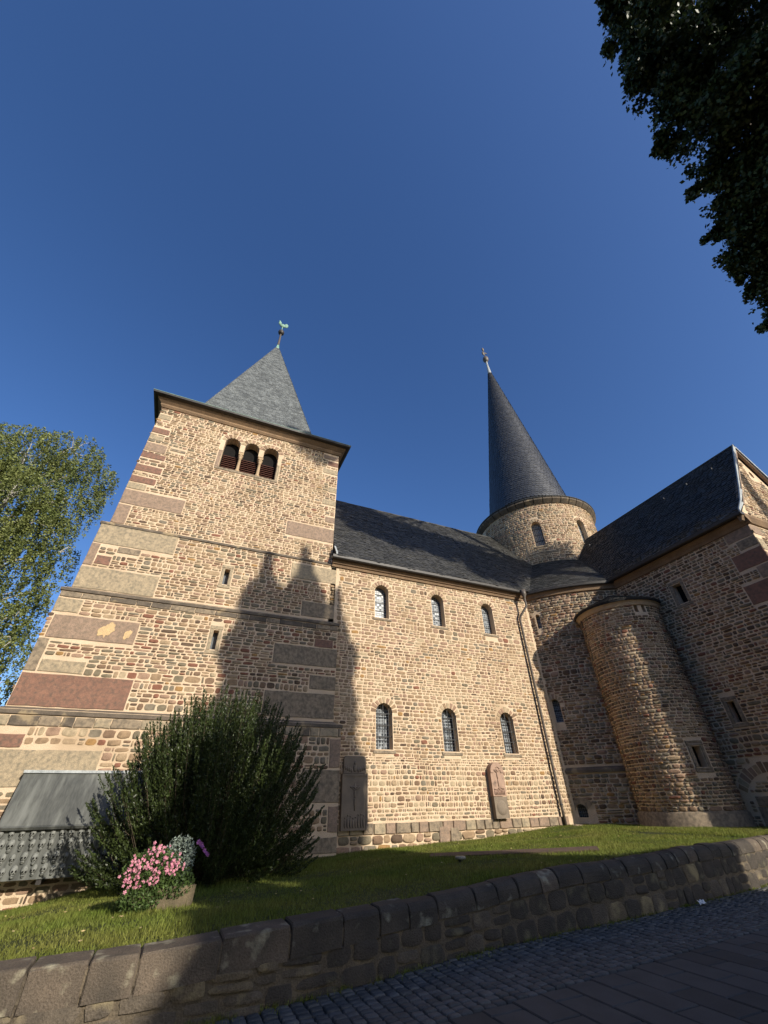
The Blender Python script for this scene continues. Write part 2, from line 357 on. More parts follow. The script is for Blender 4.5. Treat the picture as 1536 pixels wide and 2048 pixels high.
# ============================================================ GROUND
WX = [-8, .6, 1.7, 2.64, 3.33, 4.66, 6.15, 7.2, 9.67, 11.77, 14.4, 17.75, 40]
WY = [5.9, 5.98, 6.12, 6.3, 6.48, 6.72, 6.9, 6.98, 7.31, 7.65, 8.15, 8.9, 14]
def Yw(x): return float(np.interp(x, WX, WY))
def Zt(x): return float(np.interp(x, [-6, 0, 1, 4, 5.5, 6.5, 8, 10, 12.6, 18], [.46, .52, .56, .60, .69, .73, .73, .80, .79, .82]))
def Zb(x): return np.interp(x, [-12, -4.5, -2.8, -1, 3.7, 6, 10, 14, 18], [-.6, -.42, -.18, .17, .40, .48, .60, .86, .84])
def G(x, y):
    yw = Yw(x)+.36; zf = Zt(x)-.05; t = min(1, max(0, (y-yw)/(14.6-yw))); z = zf*(1-t)+float(Zb(x))*t
    if x > 13.5: z = max(z, .5*z+.5*.84*min(1, (y-yw)/1.5+.9))
    return z+.012*math.sin(x*2.1+y)*math.sin(y*1.7-x*.6)
mb = MB(); mb.box((-400, -400, -.6), (400, 400, -.12)); mb.build('ground', [M['ground']], kind='structure')
xs = list(np.arange(-14, 24.01, .4)); V = []; F = []
ys_n = 34
for i, x in enumerate(xs):
    y0 = Yw(x)+.12
    for j in range(ys_n):
        y = y0+(15.2-y0)*j/26 if j <= 26 else 15.2+(j-26)*3
        V.append((x, y, G(x, max(y, y0))))
for i in range(len(xs)-1):
    for j in range(ys_n-1): a = i*ys_n+j; F.append((a, a+ys_n, a+ys_n+1, a+1))
lawn = link('lawn', mesh_np('lawn', V, F, smooth=True), None, M['soil'], kind='structure')
# grass blades
def patchy(x, y): return .5+.5*math.sin(x*1.9+1.3*math.sin(y*1.7))*math.sin(y*2.3+x*.7)
N = 300000
gx = rng.uniform(-5, 18, N*2); gy = rng.uniform(5.9, 15.2, N*2)
ywv = np.interp(gx, WX, WY)+.36
ok = (gy > ywv) & (gy < 15.1-np.where(gx < 4.8, .4, .03)) & (np.hypot(gx-21, gy-19.1) > 7.6) & (np.hypot(gx-17.2, gy-12.15) > 1.76) & (gx < 17.75)
# flat stone excluded
QS = [(6.35, 11.75), (9.45, 9.3), (8.95, 8.75), (5.95, 11.1)]
def inq(x, y):
    r_ = np.ones_like(x, bool)
    for i in range(4):
        a = QS[i]; b = QS[(i+1) % 4]; r_ &= ((b[0]-a[0])*(y-a[1])-(b[1]-a[1])*(x-a[0])) < 0
    return r_
ok &= ~inq(gx, gy); gx = gx[ok][:N]; gy = gy[ok][:N]; n_ = len(gx)
ywv = np.interp(gx, WX, WY)+.36; zf = np.interp(gx, [-6, 0, 1, 4, 5.5, 6.5, 8, 10, 12.6, 18], [.46, .52, .56, .60, .69, .73, .73, .80, .79, .82])-.05
tt = np.clip((gy-ywv)/(14.6-ywv), 0, 1); gz = zf*(1-tt)+Zb(gx)*tt
gz = np.where(gx > 13.5, np.maximum(gz, .5*gz+.42*np.minimum(1, (gy-ywv)/1.5+.9)), gz)+.012*np.sin(gx*2.1+gy)*np.sin(gy*1.7-gx*.6)
hh = rng.uniform(.025, .065, n_)*(1+.5*np.sin(gx*1.3+np.sin(gy*2))*np.sin(gy*1.9)); aa = rng.uniform(0, 2*pi, n_); wd = rng.uniform(.004, .009, n_)
edge = rng.uniform(0, 1, n_) < .02; hh = np.where(edge, hh*1.9, hh)
ln = rng.normal(0, .025, (n_, 2)); B = np.stack([gx, gy, gz-.01], 1); dx = np.stack([np.cos(aa)*wd, np.sin(aa)*wd, 0*wd], 1)
T = B+np.concatenate([ln, hh[:, None]], 1)
V = np.stack([B-dx, B+dx, T], 1).reshape(-1, 3); F = np.arange(n_*3).reshape(-1, 3)
link('grass', mesh_np('grass', V, F), None, M['grass'], label='short green grass covering the lawn beside the church', cat='grass', kind='stuff')

V = []; F = []
for i in range(260):
    x = random.uniform(-2.5, 15); y = random.uniform(Yw(x)+.45, 14.2); z = G(x, y)+.035; a = random.uniform(0, 6.28); q = random.uniform(.012, .03)
    n0 = len(V); V += [(x+q*math.cos(a), y+q*math.sin(a), z+.006), (x-q*.5*math.sin(a), y+q*.5*math.cos(a), z), (x-q*math.cos(a), y-q*math.sin(a), z+.008), (x+q*.5*math.sin(a), y-q*.5*math.cos(a), z+.012)]; F.append((n0, n0+1, n0+2, n0+3))
M['fallen'] = mat('fallen_leaf', (.36, .22, .08), (.45, .36, .18), s=9, bump=0, island=.4)
link('fallen_leaves', mesh_np('fallen_leaves', V, F), None, M['fallen'], label='scattered small dry leaves lying on the lawn', cat='leaves', kind='stuff')
# street
street = MB(); street.box((-60, -60, -.118), (90, 6.4, -.03)); street.box((-1.5, 6.4, -.117), (26, 8.8, -.031))
street = street.build('street', [M['street']], kind='structure')
def Yb(x): return 4.75+.1*x
tm = []
for q in range(6):      # cushion-topped setts
    rd = random.Random(q+50); V = []
    ring = []
    for i in range(8):
        t = [.66, .91, 2.23, 2.48, 3.80, 4.05, 5.37, 5.62][i]; c, s = math.cos(t), math.sin(t); rr = (abs(c)**10+abs(s)**10)**(-.1)*rd.uniform(.93, 1.03); ring.append((c*rr*.5, s*rr*.5))
    V = [(x, y, -.8) for x, y in ring]+[(x*.97, y*.97, -.12+rd.uniform(-.08, .08)) for x, y in ring]+[(x*.84, y*.84, rd.uniform(-.02, .08)) for x, y in ring]+[(0, 0, .06)]
    F = [(i, (i+1) % 8, 8+(i+1) % 8, 8+i) for i in range(8)]+[(8+i, 8+(i+1) % 8, 16+(i+1) % 8, 16+i) for i in range(8)]
    T = [];
    for f in F: T += [(f[0], f[1], f[2]), (f[0], f[2], f[3])]
    T += [(16+i, 16+(i+1) % 8, 24) for i in range(8)]
    tm.append((np.array(V), np.array(T)))
setts = []
x = -.6
while x < 16.5:
    y = Yb(x)+.02+random.uniform(-.02, .02); wx = random.uniform(.13, .15)
    ye = Yw(x)-.05
    while y < ye:
        wy = random.uniform(.085, .125)
        setts.append((x+wx/2+random.uniform(-.006, .006), y+wy/2, wx*.91, wy*.9, random.uniform(-.005, .005), random.randrange(6), random.uniform(-.05, .05), random.random() < .35))
        y += wy
    x += wx
def parea(cx, cy, wx, wy):
    q = [pix((cx+i*wx/2, cy+j*wy/2, 0)) for i, j in ((-1, -1), (1, -1), (1, 1), (-1, 1))]
    if not all(-10 < p[0] < 1546 and p[1] < 2060 for p in q): return 0
    return abs(sum(q[i][0]*q[(i+1) % 4][1]-q[(i+1) % 4][0]*q[i][1] for i in range(4)))/2
setts.sort(key=lambda s: -parea(*s[:4]))
sm_ = []
for V, T in tm:
    me = mesh_np('sett', V, T); me.materials.append(M['sett']); sm_.append(me)
Vs, Fs, Ms = [], [], []; n = 0
for i, (cx, cy, wx, wy, dz, ti, ro, li) in enumerate(setts):
    if i < 295:
        o = bpy.data.objects.new('sett', sm_[ti]); C.objects.link(o); o.parent = street; o.location = (cx, cy, dz); o.scale = (wx, wy, .05); o.rotation_euler = (0, 0, ro)
        o.material_slots[0].link = 'OBJECT'; o.material_slots[0].material = M['sett2'] if li else M['sett']
    else:
        V, T = tm[ti]; c, s = math.cos(ro), math.sin(ro); P = V*np.array([wx, wy, .05]); P = np.stack([P[:, 0]*c-P[:, 1]*s+cx, P[:, 0]*s+P[:, 1]*c+cy, P[:, 2]+dz], 1)
        Vs.append(P); Fs.append(T+n); Ms += [int(li)]*len(T); n += len(V)
link('far_setts', mesh_np('far_setts', np.concatenate(Vs), np.concatenate(Fs), Ms), street, [M['sett'], M['sett2']], kind='stuff')
# weeds at the foot of the garden wall and in joints
wn_ = 9000; wc = rng.uniform(-.5, 16, 260); wxx = wc[rng.integers(0, 260, wn_)]+rng.normal(0, .035, wn_); off_ = np.where(rng.uniform(0, 1, wn_) < .8, np.abs(rng.normal(0, .02, wn_))+.015, rng.uniform(.02, .5, wn_)**2)
wy_ = np.interp(wxx, WX, WY)-off_; wb_ = np.stack([wxx, wy_, np.full(wn_, -.02)], 1); wa = rng.uniform(0, 2*pi, wn_); wdx = np.stack([np.cos(wa)*.004, np.sin(wa)*.004, 0*wa], 1)
wt = wb_+np.stack([rng.normal(0, .02, wn_), rng.normal(0, .015, wn_), rng.uniform(.02, .075, wn_)], 1)
link('weeds', mesh_np('weeds', np.stack([wb_-wdx, wb_+wdx, wt], 1).reshape(-1, 3), np.arange(wn_*3).reshape(-1, 3)), street, M['grass'], kind='stuff')
# paving slabs
def slab(x0, x1, y0, y1, m):
    mb = MB(); g = .009; z = random.uniform(-.003, .003); b = .009
    P = [(x0+g, y0+g), (x1-g, y0+g), (x1-g, y1-g), (x0+g, y1-g)]; cx, cy = (x0+x1)/2, (y0+y1)/2
    V = [(a, b_, -.04) for a, b_ in P]+[(a, b_, z-b) for a, b_ in P]+[(a-(b if a > cx else -b), b_-(b if b_ > cy else -b), z) for a, b_ in P]
    mb.add(V, [(i, (i+1) % 4, 4+(i+1) % 4, 4+i) for i in range(4)]+[(4+i, 4+(i+1) % 4, 8+(i+1) % 4, 8+i) for i in range(4)]+[(8, 9, 10, 11)])
    mb.build('paving_slab', [M[m]], street)
ci = 0; x = .48
while x < 16:
    x1 = x+.385; top = Yb(x+.19)-.0; y = 4.55+.69/2*(ci % 2)+.02
    while y < top-.05: y += .69
    yy = top
    while yy > 2.2:
        y2 = y-.69
        slab(x, x1, max(y2, 2.2), min(yy, y), random.choice(['slab', 'slab', 'slab2'])) if min(yy, y)-max(y2, 2.2) > .08 else None
        yy = y2; y = y2
    x = x1; ci += 1

# ============================================================ RETAINING WALL
gw = bpy.data.objects.new('garden_wall', None); C.objects.link(gw); gw.location = (4, 6.6, 0)
props(gw, 'low dark rubble retaining wall with rounded coping stones between lawn and street', 'wall')
gwi = Matrix.Translation((-4, -6.6, 0))
xs = np.arange(-6, 17.9, .3)
def wall_sweep(prof_fn, xs, name, m):
    V = []; F = []
    for x in xs:
        pr = prof_fn(x); n = len(pr)
        for dy, z in pr: V.append((x, Yw(x)+dy, z))
    for i in range(len(xs)-1):
        for j in range(n): F.append((i*n+j, (i+1)*n+j, (i+1)*n+(j+1) % n, i*n+(j+1) % n))
    mb = MB(); mb.add(V, F+[tuple(range(n)), tuple(range((len(xs)-1)*n, len(xs)*n))]); return mb.build(name, [M[m]])
def coref(x):
    a = .045+.13*min(1, max(0, (x-1.2)/2.5)); z = Zt(x)
    return [(0, -.1), (0, z-.24), (-.012, z-.21), (-.012, z-a-.01), (a*.3, z-a*.3-.03), (a, z-.035), (.36-a, z-.035), (.37-a*.3, z-a*.3-.03), (.372, z-a-.01), (.36, -.1)]
core = wall_sweep(coref, xs, 'mortar_core', 'wallmortar'); core.parent = gw; core.matrix_parent_inverse = gwi
x = -6.0
while x < 17.6:
    L = random.choice([random.uniform(.38, .5), random.uniform(.5, .8)]); x1 = min(x+L, 17.7)
    rnd = min(1, max(0, (x-1.2)/2.5)); jz = random.uniform(-.012, .012); jy = random.uniform(-.012, .012); hcap = .25*(1-rnd)+.2*rnd
    def prof(xx):
        z = Zt(xx)+jz; w0, w1 = -.03+jy, .39+jy
        a = .03+.13*rnd
        P = [(w0, z-hcap-.02)]
        for q in range(6):
            t = pi/2*q/5; P.append((w0+a*(1-math.cos(t)), z-a*(1-math.sin(t))*(.9)))
        for q in range(5):
            t = pi/2*(1-q/4); P.append((w1-a*(1-math.cos(t)), z-a*(1-math.sin(t))*.9))
        P.append((w1, z-hcap-.02)); return P
    V = []; F = []; st = [x+.008, x+.02, (x+x1)/2, x1-.02, x1-.008]; npf = 13
    for ii, xx in enumerate(st):
        pr = prof(xx); sh = .012 if ii in (0, 4) else 0; npf = len(pr)
        for dy, z in pr: V.append((xx, Yw(xx)+dy+(sh if dy < .1 else -sh)+random.uniform(-.004, .004), z-sh+random.uniform(-.004, .004)))
    for i in range(4):
        for j in range(npf): F.append((i*npf+j, (i+1)*npf+j, (i+1)*npf+(j+1) % npf, i*npf+(j+1) % npf))
    mb = MB(); mb.add(V, F+[tuple(range(npf)), tuple(range(4*npf, 5*npf))])
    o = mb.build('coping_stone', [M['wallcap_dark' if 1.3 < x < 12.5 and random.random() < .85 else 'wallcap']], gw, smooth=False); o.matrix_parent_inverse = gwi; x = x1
def wallface(u, v, d=0): return (u, Yw(u)-d, v)
cnt = 0; _wm = {}
v = -.02
rows = [(-.04, .13), (.13, .29), (.29, .55)]
x = -5
for ri in range(3):
    x = -5+random.random()*.2
    while x < 17.5:
        top = Zt(x)-.245+.03*min(1, max(0, (x-1)/2)); z0, z1 = [(-.05, top*.47), (top*.47, top), (9, 9)][ri]
        L = random.uniform(.22, .52)
        if ri == 2: break
        x1 = x+L; hh = z1-z0
        parts = [(z0, z1)] if random.random() < .75 or hh < .12 else [(z0, z0+hh*.5), (z0+hh*.5, z1)]
        for a, b in parts:
            s = (wallface, (x+x1)/2, (a+b)/2, L-random.uniform(.012, .03), (b-a)-random.uniform(.008, .02), random.uniform(.015, .035), 0, random.randrange(12), random.uniform(-.04, .04))
            o_, tx, ny, zz = frame_of(s); ob = bpy.data.objects.new('wall_stone', tpl_mesh(s[7])); C.objects.link(ob); ob.parent = gw
            ob.matrix_parent_inverse = gwi
            ob.matrix_basis = Matrix(((tx[0], ny[0], zz[0], o_[0]), (tx[1], ny[1], zz[1], o_[1]), (tx[2], ny[2], zz[2], o_[2]), (0, 0, 0, 1)))
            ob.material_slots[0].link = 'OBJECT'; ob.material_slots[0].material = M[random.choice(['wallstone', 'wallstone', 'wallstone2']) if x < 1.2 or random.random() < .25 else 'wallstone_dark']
            cnt += 1
        x = x1

# ============================================================ CHURCH
ch = bpy.data.objects.new('church', None); C.objects.link(ch)
props(ch, 'medieval rubble stone church with square tower, nave, round drum and slate spires', 'church')
CX, CY = 21.1, 19.1
RW, RD = 7.65, 4.08
# ---- tower
stages = [(4.80, 14.65, -1.0, 3.85), (4.58, 14.85, 3.85, 7.42), (4.42, 15.0, 7.42, 10.10), (4.25, 15.2, 10.10, 17.0)]
mb = MB()
for i, (hx, y, z0, z1) in enumerate(stages): mb.box((-hx, y, z0+(0 if i == 0 else -.01*i)), (hx, 2*CY-y, z1))
tower = None
tw = []
for i, (hx, y, z0, z1) in enumerate(stages):
    b = MB(); b.box((-hx, y, z0), (hx, 2*CY-y, z1)); tw.append(b)
def arch_cut(S, uc, v0, wd, h, dep=.42): return cutter(local(S, uc, v0), arch_prof(wd, h), .2, -dep)
S4, S3, S2, S1 = planeY(14.65), planeY(14.85), planeY(15.0), planeY(15.2)
def rect(L, x0, x1, z0, z1, dep): m = MB(); m.box((x0, z0, -dep), (x1, z1, .25), fr=lambda p, q, r_: L(p, q, r_)); return m
o4 = tw[0].build('tower_wall', [M['mortar']], ch)
o3 = tw[1].build('tower_wall', [M['mortar']], ch); carve(o3, [rect(S3, .13, .30, 5.94, 6.60, .35)])
o2 = tw[2].build('tower_wall', [M['mortar']], ch); carve(o2, [rect(S2, .03, .21, 8.38, 9.02, .35)])
o1 = tw[3].build('tower_wall', [M['mortar']], ch)
BW = [(-.93, .68), (-.04, .66), (.87, .70)]   # belfry arches: centre, width
cuts = [rect(S1, -1.27, 1.23, 14.0, 15.18, .75)]
for c_, w_ in BW: cuts.append(cutter(local(S1, c_, 15.17), [(-w_/2, -.3), (w_/2, -.3)]+[(w_/2*math.cos(t), .40+w_/2*math.sin(t)) for t in np.linspace(0, pi, 9)], .2, -.75))
carve(o1, cuts)
# belfry contents
mb = MB(); mb.box((-1.3, 15.62, 13.95), (1.26, 15.93, 16.1)); mb.build('belfry_back', [M['void']], ch)  # near-black sheet: shade of the belfry interior put into its colour
for c_, (xa, xb) in zip((0, 1, 2), ((-1.22, -.52), (-.42, .36), (.50, 1.18))):
    for i in range(9):
        z = 14.06+i*.115; m = MB(); m.box((xa, 15.51, 0), (xb, 15.59, .016), fr=lambda p, q, r_, z=z: (p, q, z+r_+(q-15.51)*1.0)); m.build('louvre_slat', [M['louvre']], ch)
for xc in (-.47, .43):
    m = MB(); m.lathe([(.09, 0), (.11, .02), (.11, .09), (.085, .12), (.072, .15), (.062, .80), (.08, .82), (.08, .84), (.07, .86), (.105, .95), (.115, .98), (.115, 1.02), (0, 1.02)], (xc, 15.34, 14.03), 14)
    m.build('column', [M['column']], ch, smooth=True)
    m = MB(); m.prism([(15.22, 15.05), (15.22, 15.19), (15.9, 15.19), (15.9, 15.12), (15.5, 15.02), (15.3, 15.02)], xc-.11, xc+.11, lambda t, p, q: (t, p, q)); m.build('column_impost', [M['column']], ch)
block(S1, -1.42, 1.36, 13.86, 13.99, 'ash_grey', ch, d=.03, name='belfry_sill'); block(S1, -1.43, -1.28, 14.0, 15.0, 'ash_brown', o1, .015); block(S1, 1.24, 1.36, 14.0, 14.95, 'ash_pale', o1, .015)
for c_, w_ in BW: voussoirs(S1, c_, 15.57, w_/2, .22, o1, 7, a0=.15, a1=pi-.15)
# string courses
for i, (hx, y, z0, z1) in enumerate(stages[:3]):
    hx2, y2 = stages[i+1][0], stages[i+1][1]
    m = MB(); e = .045; o_, i_ = hx+e, hx2-.02; yo, yi = y-e, y2+.02
    V = [(-o_, yo, z1-.13), (o_, yo, z1-.13), (o_, yo, z1-.03), (-o_, yo, z1-.03), (-i_, yi, z1+.07), (i_, yi, z1+.07)]
    yb = 2*CY-yo; ybi = 2*CY-yi
    O = [(-o_, yo), (o_, yo), (o_, yb), (-o_, yb)]; I = [(-i_, yi), (i_, yi), (i_, ybi), (-i_, ybi)]; E0 = [(-hx+.02, y+.02), (hx-.02, y+.02), (hx-.02, 2*CY-y-.02), (-hx+.02, 2*CY-y-.02)]
    V = [(a, b, z1-.13) for a, b in E0]+[(a, b, z1-.12) for a, b in O]+[(a, b, z1-.03) for a, b in O]+[(a, b, z1+.09) for a, b in I]
    F = []
    for L_ in range(3):
        for j in range(4): F.append((L_*4+j, L_*4+(j+1) % 4, L_*4+4+(j+1) % 4, L_*4+4+j))
    m.add(V, F); m.build('string_course', [M['course']], ch)
# tower big stones
def q4(S, ws, L, m, **kw): return [block(S, a, b, c, d, mm, ws, **kw) and (a, b, c, d) for a, b, c, d, mm in L]
hx = 4.25
B1 = [(-hx, -3.58, 15.02, 15.32, 'ash_red'), (-hx, -3.36, 13.56, 13.84, 'ash_red'), (-hx, -3.29, 12.82, 13.14, 'ash_red'), (-hx, -3.35, 12.22, 12.52, 'ash_red'), (-hx, -2.08, 11.14, 11.80, 'ash_brown'),
      (-hx, -3.80, 10.22, 11.08, 'ash_brown'), (-hx, -3.75, 15.9, 16.2, 'ash_pale'), (-hx, -3.7, 14.6, 14.85, 'ash_pale'), (-hx, -3.45, 13.95, 14.4, 'ash_brown'), (-hx, -3.6, 11.88, 12.16, 'ash_pale'), (-3.3, -2.7, 14.22, 14.36, 'ash_grey'),
      (2.10, hx, 11.22, 11.92, 'ash_brown'), (3.48, hx, 16.22, 16.48, 'ash_brown'), (3.72, hx, 15.80, 16.10, 'ash_red'), (3.5, hx, 15.25, 15.55, 'ash_pale'), (3.85, hx, 14.1, 14.4, 'ash_pale'), (3.6, hx, 13.3, 13.6, 'ash_pale'), (3.8, hx, 12.3, 12.6, 'ash_brown')]
B2 = [(-4.42, -1.86, 9.22, 10.0, 'ash_pale'), (-4.12, -3.68, 8.42, 8.74, 'ash_red'), (-4.42, -4.16, 8.34, 9.18, 'ash_brown'), (-3.6, -2.9, 8.95, 9.17, 'ash_grey'), (-4.42, -2.05, 7.52, 8.28, 'ash_pale'), (2.52, 4.42, 9.13, 9.79, 'ash_pale'), (3.1, 4.42, 7.6, 8.2, 'ash_grey')]
B3 = [(-4.58, -3.9, 6.62, 7.05, 'ash_pale'), (-4.45, -2.13, 5.83, 6.52, 'ash_brown'), (-4.58, -4.3, 4.86, 5.78, 'ash_grey'), (-4.25, -3.16, 4.86, 5.2, 'ash_pale'), (-4.56, -1.79, 3.96, 4.80, 'ash_red'), (3.7, 4.4, 6.42, 6.70, 'ash_red'), (2.25, 4.58, 5.72, 6.38, 'ash_grey'), (3.63, 4.58, 4.94, 5.40, 'ash_grey'), (2.14, 4.58, 4.02, 4.80, 'ash_grey')]
B4 = [(-4.8, -1.95, 2.12, 2.92, 'ash_pale'), (-4.5, -3.81, 2.96, 3.26, 'ash_red'), (3.6, 4.8, 1.69, 2.53, 'ash_grey'), (4.45, 4.8, 2.6, 3.4, 'ash_brown'), (4.5, 4.8, .98, 1.6, 'ash_brown'), (3.6, 4.8, .5, .86, 'ash_grey')]
for S, ws, L in ((S1, o1, B1), (S2, o2, B2), (S3, o3, B3), (S4, o4, B4)):
    for a, b, c, d, mm in L: block(S, a, b, c, d, mm, ws, d=.022)
for cu_, cv_, ru, rv, nn_ in ((-2.95, 6.2, .24, .28, 26), (-2.36, 6.12, .11, .17, 18)):
    m = MB(); pts = []
    for i in range(nn_): t = 2*pi*i/nn_; q = random.uniform(.6, 1.1); pts.append((cu_+ru*q*math.cos(t)+.05*math.sin(t), cv_+rv*q*math.sin(t)))
    m.add([S3(u, v, .012) for u, v in pts]+[S3(u, v, .033) for u, v in pts], [tuple(range(nn_, 2*nn_))]+[(i, (i+1) % nn_, nn_+(i+1) % nn_, nn_+i) for i in range(nn_)]); m.build('plaster_patch', [M['plaster']], ch, fix=False)
# ledge band of long stones below the lowest string course
x = -4.8
while x < 4.7:
    L_ = random.uniform(.3, .8); block(S4, x+.01, min(x+L_, 4.8)-.01, 3.46, 3.70, random.choice(['ash_grey', 'ash_pale', 'course']), o4, d=.035, name='ledge_stone', inset=.02); x += L_
x = -4.58
while x < 4.5:
    L_ = random.uniform(.4, .9); block(S3, x+.01, min(x+L_, 4.58)-.01, 7.10, 7.27, random.choice(['ash_grey', 'ash_grey', 'course']), o3, d=.03, name='ledge_stone', inset=.015); x += L_
# slit frames
def slit(S, ws, x0, x1, z0, z1, m='ash_pale', f=.11, gm='glass'):
    block(S, x0-f, x0-.004, z0-.02, z1+.02, m, ws, .02, name='window_frame'); block(S, x1+.004, x1+f, z0-.02, z1+.02, m, ws, .02, name='window_frame')
    block(S, x0-f*1.1, x1+f*1.1, z1+.03, z1+.15, m, ws, .022, name='window_frame'); block(S, x0-f*1.2, x1+f*1.2, z0-.15, z0-.03, m, ws, .03, name='window_sill')
    g = MB(); g.box((x0+.001, z0+.001, -.33), (x1-.001, z1-.001, -.30), fr=lambda a, b, c: S(a, b, c)); g.build('window', [M[gm]], ch)
    return (x0-f-.02, x1+f+.02, z0-.17, z1+.17)
sb3 = slit(S3, o3, .13, .30, 5.94, 6.60); sb2 = slit(S2, o2, .03, .21, 8.38, 9.02)
rb = lambda L: [(a-.02, b+.02, c-.015, d+.015) for a, b, c, d, _ in L]
finish_stones('t1', o1, lay(S1, -hx+.02, hx-.02, 10.22, 16.62, rb(B1)+[(-1.45, 1.38, 13.84, 15.57)], hr=(.08, .15), wr=(.1, .34), arches=[(c_, 15.57, w_/2+.23) for c_, w_ in BW]))
finish_stones('t2', o2, lay(S2, -4.4, 4.4, 7.56, 9.97, rb(B2)+[sb2], hr=(.09, .16), wr=(.11, .36), wts=[5, 3, 3, 1, 4, 3, 1, 3, .4, 1]))
finish_stones('t3', o3, lay(S3, -4.56, 4.56, 3.98, 7.09, rb(B3)+[sb3], hr=(.10, .17), wr=(.11, .38), wts=[4, 2, 4, 1.5, 3, 3, 2, 4, .5, 1]))
finish_stones('t4', o4, lay(S4, -4.78, 4.78, -.9, 3.45, rb(B4), hr=(.12, .2), wr=(.14, .42), wts=[4, 3, 3, .8, 3, 3, 1.2, 4, .2, 2], gap=.028))
# tower cornice + gutter + roof
def ring_sq(name, prof, m, hx0=0, smooth=False):
    """profile [(offset from axis, z)] mitred round the square plan"""
    mbx = MB(); V = []; F = []; n = len(prof)
    for sx, sy in ((-1, -1), (1, -1), (1, 1), (-1, 1)):
        for r, z in prof: V.append((sx*r, CY+sy*(r-.35 if False else r-hx0), z))
    for j in range(4):
        for i in range(n): F.append((j*n+i, ((j+1) % 4)*n+i, ((j+1) % 4)*n+(i+1) % n, j*n+(i+1) % n))
    mbx.add(V, F); return mbx.build(name, [m], ch)
hy = .35   # half depth is 3.9 (y) against 4.25 (x)
ring_sq('tower_cornice', [(4.2, 16.62), (4.3, 16.62), (4.36, 16.72), (4.36, 16.80), (4.5, 16.92), (4.55, 17.0), (4.2, 17.0)], M['cornice'], hy)
ring_sq('tower_gutter', [(4.5, 17.0), (4.66, 17.0), (4.74, 17.03), (4.76, 17.12), (4.73, 17.12), (4.66, 17.06), (4.5, 17.10)], M['gutter'], hy)
ring_sq('gutter_rim', [(4.745, 17.122), (4.765, 17.122), (4.765, 17.138), (4.745, 17.138)], M['copper'], hy)
AP = Vector((0, CY, 30.2))
m = MB(); rings = [(4.62, 17.08), (3.6, 17.6), (2.95, 18.3), (.12, 29.6)]; V = []
for r, z in rings:
    for sx, sy in ((-1, -1), (1, -1), (1, 1), (-1, 1)): V.append((sx*r, CY+sy*(r-hy*(z < 18)), z))
F = [(L_*4+j, L_*4+(j+1) % 4, L_*4+4+(j+1) % 4, L_*4+4+j) for L_ in range(3) for j in range(4)]+[(12, 13, 14, 15)]
m.add(V, F); tr = m.build('tower_roof', [M['deck']], ch)

def slates(o, ex, ey, L, W, name, parent, m, sw=.22, sh=.17, keep=None, tilt=.06, width_at=None, lift=.012, scallop=False, x0=0):
    """slates on plane through o with unit ex (along) and ey (upslope)"""
    o, ex, ey = np.array(o, float), np.array(ex, float), np.array(ey, float); nn = np.cross(ex, ey); nn /= np.linalg.norm(nn)
    Vs = []; Fs = []; n = 0; v = 0; row = 0
    while v < W:
        a, b = (x0, L) if width_at is None else width_at(v)
        u = a-(row % 2)*sw/2; off = random.uniform(-.02, .02)
        while u < b:
            w_ = sw*random.uniform(.85, 1.15); ua, ub = max(u, a), min(u+w_, b)
            if ub-ua > .03:
                vv = v+random.uniform(-.01, .01)+tilt*((u % 1.6)-.8)*.1; lf = lift*random.uniform(.6, 1.6); t_ = sh*1.25
                if keep is None or keep(o+ex*(ua+ub)/2+ey*vv):
                    g = .006; c = (ua+ub)/2; sk = random.uniform(-.012, .012)
                    if scallop: P = [(ua+g, vv+sh*.35, lf), (ua+.25*(ub-ua), vv+.02, lf*1.1), (c, vv, lf*1.15), (ub-.25*(ub-ua), vv+.02, lf*1.1), (ub-g, vv+sh*.35, lf), (ub-g, vv+t_, 0.001), (ua+g, vv+t_, 0.001)]
                    else: P = [(ua+g, vv+sk+.02, lf), (ua+.3*(ub-ua), vv+sk, lf*1.1), (c, vv, lf*1.15), (ub-.3*(ub-ua), vv-sk, lf*1.1), (ub-g, vv-sk, lf), (ub-g, vv+t_, 0.001), (ua+g, vv+t_, 0.001)]
                    Vs += [o+ex*p[0]+ey*p[1]+nn*p[2] for p in P]; Vs += [o+ex*p[0]+ey*(p[1]+.004)-nn*.01 for p in P[:5]]
                    Fs.append([n+i for i in range(7)]); Fs += [[n+i, n+7+i, n+8+i, n+i+1] for i in range(4)]
                    n += 12
            u += w_
        v += sh; row += 1
    me = bpy.data.meshes.new(name); me.from_pydata([tuple(p) for p in Vs], [], Fs); me.update()
    return link(name, me, parent, m, kind='stuff')
# spire slates on four faces
for (sx, sy) in ((0, -1), (1, 0), (-1, 0)):
    ex = Vector((1, 0, 0)) if sy else Vector((0, sx, 0)); outn = Vector((sx, sy, 0))
    b0 = Vector((0, CY, 18.3))+outn*2.95; b1 = Vector((0, CY, 29.6))+outn*.12; W = (b1-b0).length; ey = (b1-b0)/W
    slates(b0+outn*.01, ex, ey, 0, W-.02, 'slates', tr, M['slate_light'], sw=.21, sh=.145, width_at=lambda v, W=W: (-(2.95-(2.83)*v/W)-.02, (2.95-2.83*v/W)+.02), lift=.009)
